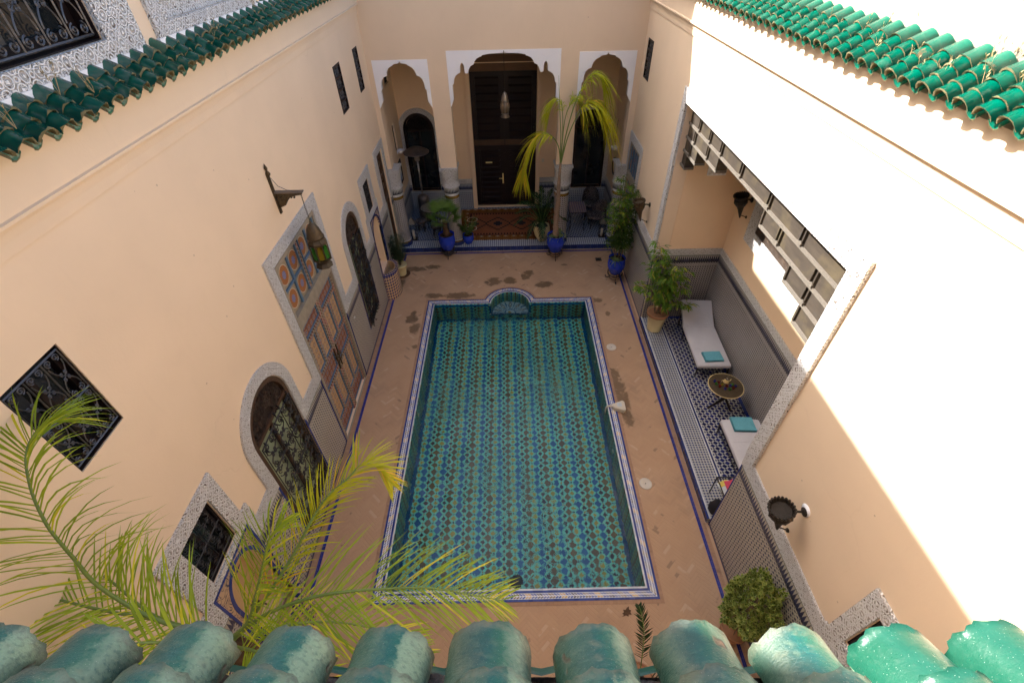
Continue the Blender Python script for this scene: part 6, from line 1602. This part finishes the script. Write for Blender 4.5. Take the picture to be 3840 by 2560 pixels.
# round table, square table, chairs in the arcade
def tableX(label, c, top, mat, legs, name='table'):
    t = thing(name, label, 'table', (c[0], c[1], .155)); mb = MB(); mb.plate(HXY, c[2], c[2]-.04, top); obj('top', mb, mat, t)
    mb = MB(); mb.tube([(x, y, c[2]-.02) for x, y in top]+[(top[0][0], top[0][1], c[2]-.02)], .018, 5); obj('edge', mb, M['iron'], t)
    for (x, y) in legs: mb = MB(); mb.tube([(x, y, c[2]-.04), (x*.97+c[0]*.03, y*.97+c[1]*.03, .5), (x, y, .155)], .014, 5); obj('leg', mb, M['iron'], t)
tableX('round table with patterned mosaic top beside the left column', (-2.88,16.35,.92), [(-2.88+.43*math.cos(i*PI/14), 16.35+.43*math.sin(i*PI/14)) for i in range(28)], M['mosaic'], [(-2.88+.28*math.cos(a), 16.35+.28*math.sin(a)) for a in (.7, 2.3, 3.9, 5.4)])
tableX('square table with red and blue mosaic top in the right arch', (2.50,16.1,.92), [(2.20,15.68),(2.80,15.68),(2.84,16.55),(2.24,16.55)], M['mosaic_blue'], [(2.24,15.72),(2.76,15.72),(2.80,16.5),(2.28,16.5)])
def chair(label, c, r, back=None, h=.55):
    t = thing('chair', label, 'chair', (c[0], c[1], .155), 'black iron chairs with patterned seats'); x, y = c
    mb = MB(); mb.lathe([(.001,h-.03),(r*.9,h-.03),(r,h+.02),(r*.97,h+.07),(r*.75,h+.10),(.001,h+.11)], (x, y, 0), 18); obj('seat', mb, M['damask'], t)
    for a in (.785, 2.356, 3.927, 5.498): mb = MB(); mb.tube([(x+r*.72*math.cos(a), y+r*.72*math.sin(a), h-.02), (x+r*.8*math.cos(a), y+r*.8*math.sin(a), .155)], .014, 5); obj('leg', mb, M['iron'], t)
    if back is not None:
        b0, b1, z1 = back; mb = MB(); n = 12; P = [(x+r*1.02*math.cos(b0+(b1-b0)*i/n), y+r*1.02*math.sin(b0+(b1-b0)*i/n)) for i in range(n+1)]
        for i in range(n):
            (xa, ya), (xb, yb) = P[i], P[i+1]; f = lambda q: h+.1+(z1-h-.1)*math.sin(PI*q/n)**.5; g_ = .92
            mb.poly([(xa, ya, h), (xb, yb, h), (xb, yb, f(i+1)), (xa, ya, f(i))]); xa2, ya2, xb2, yb2 = x+(xa-x)*g_, y+(ya-y)*g_, x+(xb-x)*g_, y+(yb-y)*g_
            mb.poly([(xb2, yb2, h), (xa2, ya2, h), (xa2, ya2, f(i)), (xb2, yb2, f(i+1))]); mb.poly([(xa, ya, f(i)), (xb, yb, f(i+1)), (xb2, yb2, f(i+1)), (xa2, ya2, f(i))])
        obj('backrest', mb, M['damask'], t)
chair('round stool-like chair with black patterned seat left of the round table', (-3.30,15.95), .19)
chair('round stool-like chair with black patterned seat in front of the round table', (-2.68,15.55), .21)
chair('black patterned tub armchair beside the square table', (3.22,16.0), .36, (-.9, 1.9, 1.15), .60)
chair('black patterned armchair behind the square table', (3.15,16.95), .34, (.2, 2.9, 1.2), .60)
def floor_lantern(label, c, h, s):
    t = thing('floor_lantern', label, 'lantern', (c[0], c[1], .155), 'candle lanterns on the arcade floor'); x, y = c; mb = MB()
    mb.box(x-s, x+s, y-s, y+s, .155, .175)
    for i, j in ((-1,-1),(1,-1),(1,1),(-1,1)): mb.tube([(x+i*s*.9, y+j*s*.9, .17), (x+i*s*.9, y+j*s*.9, .155+h*.68)], .010, 4)
    obj('frame', mb, M['bronze_dark'], t)
    mb = MB(); z0 = .155+h*.68; b = mb.pts([(x-s*1.1,y-s*1.1,z0),(x+s*1.1,y-s*1.1,z0),(x+s*1.1,y+s*1.1,z0),(x-s*1.1,y+s*1.1,z0),(x,y,z0+h*.26)])
    for k in range(4): mb.face((b+k, b+(k+1)%4, b+4))
    mb.tube([(x+.04*math.cos(a*PI/4), y, z0+h*.30+.04*math.sin(a*PI/4)) for a in range(9)], .006, 4, caps=False); obj('roof', mb, M['tin'], t)
    mb = MB(); mb.lathe([(.001,.175),(.042,.175),(.042,.175+h*.36),(.001,.175+h*.36)], (x, y, 0), 12); obj('candle', mb, M['plastic'], t)
floor_lantern('pyramid-topped candle lantern behind the far left column', (-3.52,15.38), .95, .12)
floor_lantern('candle lantern on the floor beside the far right column', (3.36,15.3), .80, .11)
# rug
mb = MB(); mb.box(-1.9, 1.9, 15.2, 17.6, .152, .168); rg_ = obj('rug', mb, M['rug'], origin=(0,16.4,.152)); tag(rg_, 'rust-red patterned woven rug on the arcade floor before the tall door', 'rug')
mb = MB()
for i in range(120):
    for x, s in ((-1.9, -1), (1.9, 1)): y = 15.21+i*.0199; mb.tube([(x, y, .16), (x+s*.04, y+R(-.006,.006), .156)], .0035, 3)
obj('fringe', mb, M['straw'], rg_)
# framed picture, wall mirror, small sconces in the arcade
t = thing('framed_picture', 'blue and white picture in a dark frame on the left arcade wall', 'picture', (-3.88, 16.5, 2.15)); mb = MB(); mb.plate(SL, -.03, .0, rect(16.1, 16.9, 1.78, 2.55), [rect(16.16, 16.84, 1.84, 2.49)]); obj('frame', mb, M['wood_dark'], t)
def pic():
    t_ = T('blue_picture'); u, v = t_.uv(); n = t_.noise(1.6, 2, t_.vec(u*2.2, v*1.2)); return t_.set(t_.ramp(n, [(0,(.02,.10,.42)),(.42,(.03,.18,.55)),(.5,(.55,.60,.60)),(.6,(.30,.30,.28)),(1,(.04,.12,.4))]), .3)
mb = MB(); sbox(mb, SL, 16.165, 16.835, -.012, -.004, 1.845, 2.485); obj('canvas', mb, pic(), t)
t = thing('wall_mirror', 'round convex brass mirror on the right arcade wall', 'mirror', (3.8, 16.65, 2.2)); qy = Matrix.Rotation(-PI/2, 3, 'Y'); mb = MB(); mb.lathe([(.21,.02),(.24,.05),(.30,.04),(.31,.0)], (3.83, 16.65, 2.2), 28, ax=qy); obj('frame', mb, M['bronze'], t); mb = MB(); mb.lathe([(.001,.05),(.12,.04),(.215,.02)], (3.83, 16.65, 2.2), 28, ax=qy); obj('glass', mb, M['brass'], t)
for sx, y, lab in ((-1, 16.75, 'little white bowl-shaped wall light on the left arcade wall'), (1, 16.6, 'little white bowl-shaped wall light on the right arcade wall')):
    x = -3.9 if sx < 0 else 3.83; mb = MB(); mb.lathe([(.001,-.10),(.05,-.09),(.10,-.02),(.115,.03),(.10,.03),(.085,-.01),(.001,-.05)], (x-sx*.12, y, 2.88), 14); mb.box(min(x, x-sx*.03), max(x, x-sx*.03), y-.05, y+.05, 2.78, 2.9); tag(obj('wall_light', mb, M['white_plaster'], origin=(x, y, 2.85)), lab, 'wall light')
# pool-side bits
for y, lab in ((9.5, 'round white skimmer lid set in the bricks, the farther one'), (5.265, 'round white skimmer lid set in the bricks, the nearer one')):
    t = thing('skimmer_lid', lab, 'lid', (2.765, y, 0), 'white skimmer lids beside the pool'); mb = MB(); mb.lathe([(.135,0),(.135,.012),(.125,.018),(.075,.018),(.070,.015),(.001,.015)], (2.765, y, .0), 32); obj('disc', mb, M['plastic_w'], t)
    mb = MB(); mb.lathe([(.001,.0165),(.012,.0165)], (2.765, y, .0), 10); obj('finger_hole', mb, M['dark'], t)
t = thing('pool_alarm', 'cream wedge-shaped pool alarm box with a white tube hooked into the water', 'pool alarm', (2.58, 7.33, .012))
mb = MB(); P = [(2.41,7.30),(2.43,7.25),(2.66,7.16),(2.71,7.20),(2.715,7.44),(2.67,7.48),(2.44,7.39),(2.41,7.36)]; mb.plate(HXY, .11, .013, P); mb.plate(HXY, .125, .11, [(2.56+(x-2.56)*.9, 7.33+(y-7.33)*.9) for x, y in P]); obj('housing', mb, M['plastic'], t)
mb = MB(); mb.box(2.52, 2.63, 7.28, 7.40, .125, .128); obj('sticker', mb, M['paper'], t); mb = MB(); mb.tube(crom([(2.42,7.33,.08),(2.33,7.33,.09),(2.27,7.33,.05),(2.25,7.33,-.10),(2.25,7.33,-.30)], 14), .022, 8); obj('tube', mb, M['plastic_w'], t)
t = thing('floor_drain', 'small dark square drain cover in the far right corner of the bricks', 'drain', (3.08, 13.97, 0)); mb = MB(); mb.plate(HXY, .012, .0, rect(2.98,3.18,13.87,14.07), [[(3.08+.06*math.cos(i*PI/8), 13.97+.06*math.sin(i*PI/8)) for i in range(16)]]); obj('plate', mb, M['bronze_dark'], t); mb = MB(); mb.box(3.0,3.16,13.89,14.05,.002,.005); obj('grate', mb, M['dark'], t)
mb = MB(); L = [(-.12,-.10),(-.02,-.07),(.03,-.10),(.04,-.05),(.11,-.06),(.09,-.01),(.12,.03),(.07,.05),(.08,.12),(.02,.08),(-.01,.04),(-.07,.05),(-.05,-.01),(-.10,-.03),(-.06,-.06)]; mb.plate(HXY, .012, .006, [(1.88+x*.75, 2.81+y*.75) for x, y in L]); tag(obj('fallen_leaf', mb, M['trunk_dark'], origin=(1.88,2.81,.006)), 'brown fallen leaf on the bricks near the end of the pool', 'leaf')
mb = MB(); mb.lathe([(.001,0),(.03,0),(.028,.012),(.001,.016)], (-3.877, 8.98, 1.70), 10, ax=Matrix.Rotation(PI/2, 3, 'Y')); tag(obj('door_bell', mb, M['white_plaster'], origin=(-3.877, 8.98, 1.70)), 'tiny white bell push on the tiled dado beside the painted door', 'bell')

# ================================================================== light, sky, camera
SUN = Vector((1, -.5, -.96)).normalized()
el = math.asin(-SUN.z); az = math.atan2(-SUN.x, -SUN.y)
ld = bpy.data.lights.new('sun', 'SUN'); ld.energy = 5.0; ld.angle = math.radians(.55); ld.color = (1, .955, .90)
lo = bpy.data.objects.new('sun', ld); COL.objects.link(lo); lo.rotation_euler = SUN.to_track_quat('-Z', 'Y').to_euler(); lo.location = (-6, 6, 20)
w = bpy.data.worlds.new('World'); bpy.context.scene.world = w; w.use_nodes = True; nt = w.node_tree; bg = nt.nodes['Background']
sk = nt.nodes.new('ShaderNodeTexSky'); sk.sky_type = 'NISHITA'; sk.sun_disc = False; sk.sun_elevation = el; sk.sun_rotation = az; sk.dust_density = 4.0; sk.air_density = .8; sk.ozone_density = .5
nt.links.new(sk.outputs[0], bg.inputs[0]); bg.inputs[1].default_value = SKY
cam = bpy.data.cameras.new('camera'); co = bpy.data.objects.new('camera', cam); COL.objects.link(co)
F_, pt, yw, rl = 1757.26, .741207672, .000512912, -.0225448
cam.sensor_width = 36; cam.lens = F_/3840*36; cam.clip_start = .05; cam.clip_end = 500
f = Vector((0, math.cos(pt), -math.sin(pt))); r = Vector((1,0,0)); u = r.cross(f)
Mb = Matrix((r, u, f)).transposed(); Mc = Matrix.Rotation(yw, 3, 'Z') @ Mb @ Matrix.Rotation(rl, 3, 'Z')
C3 = Matrix((Mc.col[0], Mc.col[1], -Mc.col[2])).transposed()
co.matrix_world = Matrix.Translation((0, 0, 9.0)) @ C3.to_4x4()
sc = bpy.context.scene; sc.camera = co
sc.render.engine = 'CYCLES'; sc.cycles.use_denoising = True; sc.cycles.use_adaptive_sampling = True; sc.cycles.adaptive_threshold = .018; sc.cycles.max_bounces = 9; sc.cycles.diffuse_bounces = 5; sc.cycles.transmission_bounces = 8; sc.cycles.glossy_bounces = 3; sc.cycles.sample_clamp_indirect = 8
sc.view_settings.view_transform = 'Standard'; sc.view_settings.look = 'None'; sc.view_settings.exposure = EXPO; sc.view_settings.gamma = 1
# ------------------------------------------------------------------ working unit -> metres
bpy.context.view_layer.update()
done = set()
for o in bpy.data.objects:
    o.location = o.location*KM
    if o.type == 'MESH' and o.data.name not in done: done.add(o.data.name); o.data.transform(Matrix.Scale(KM, 4))
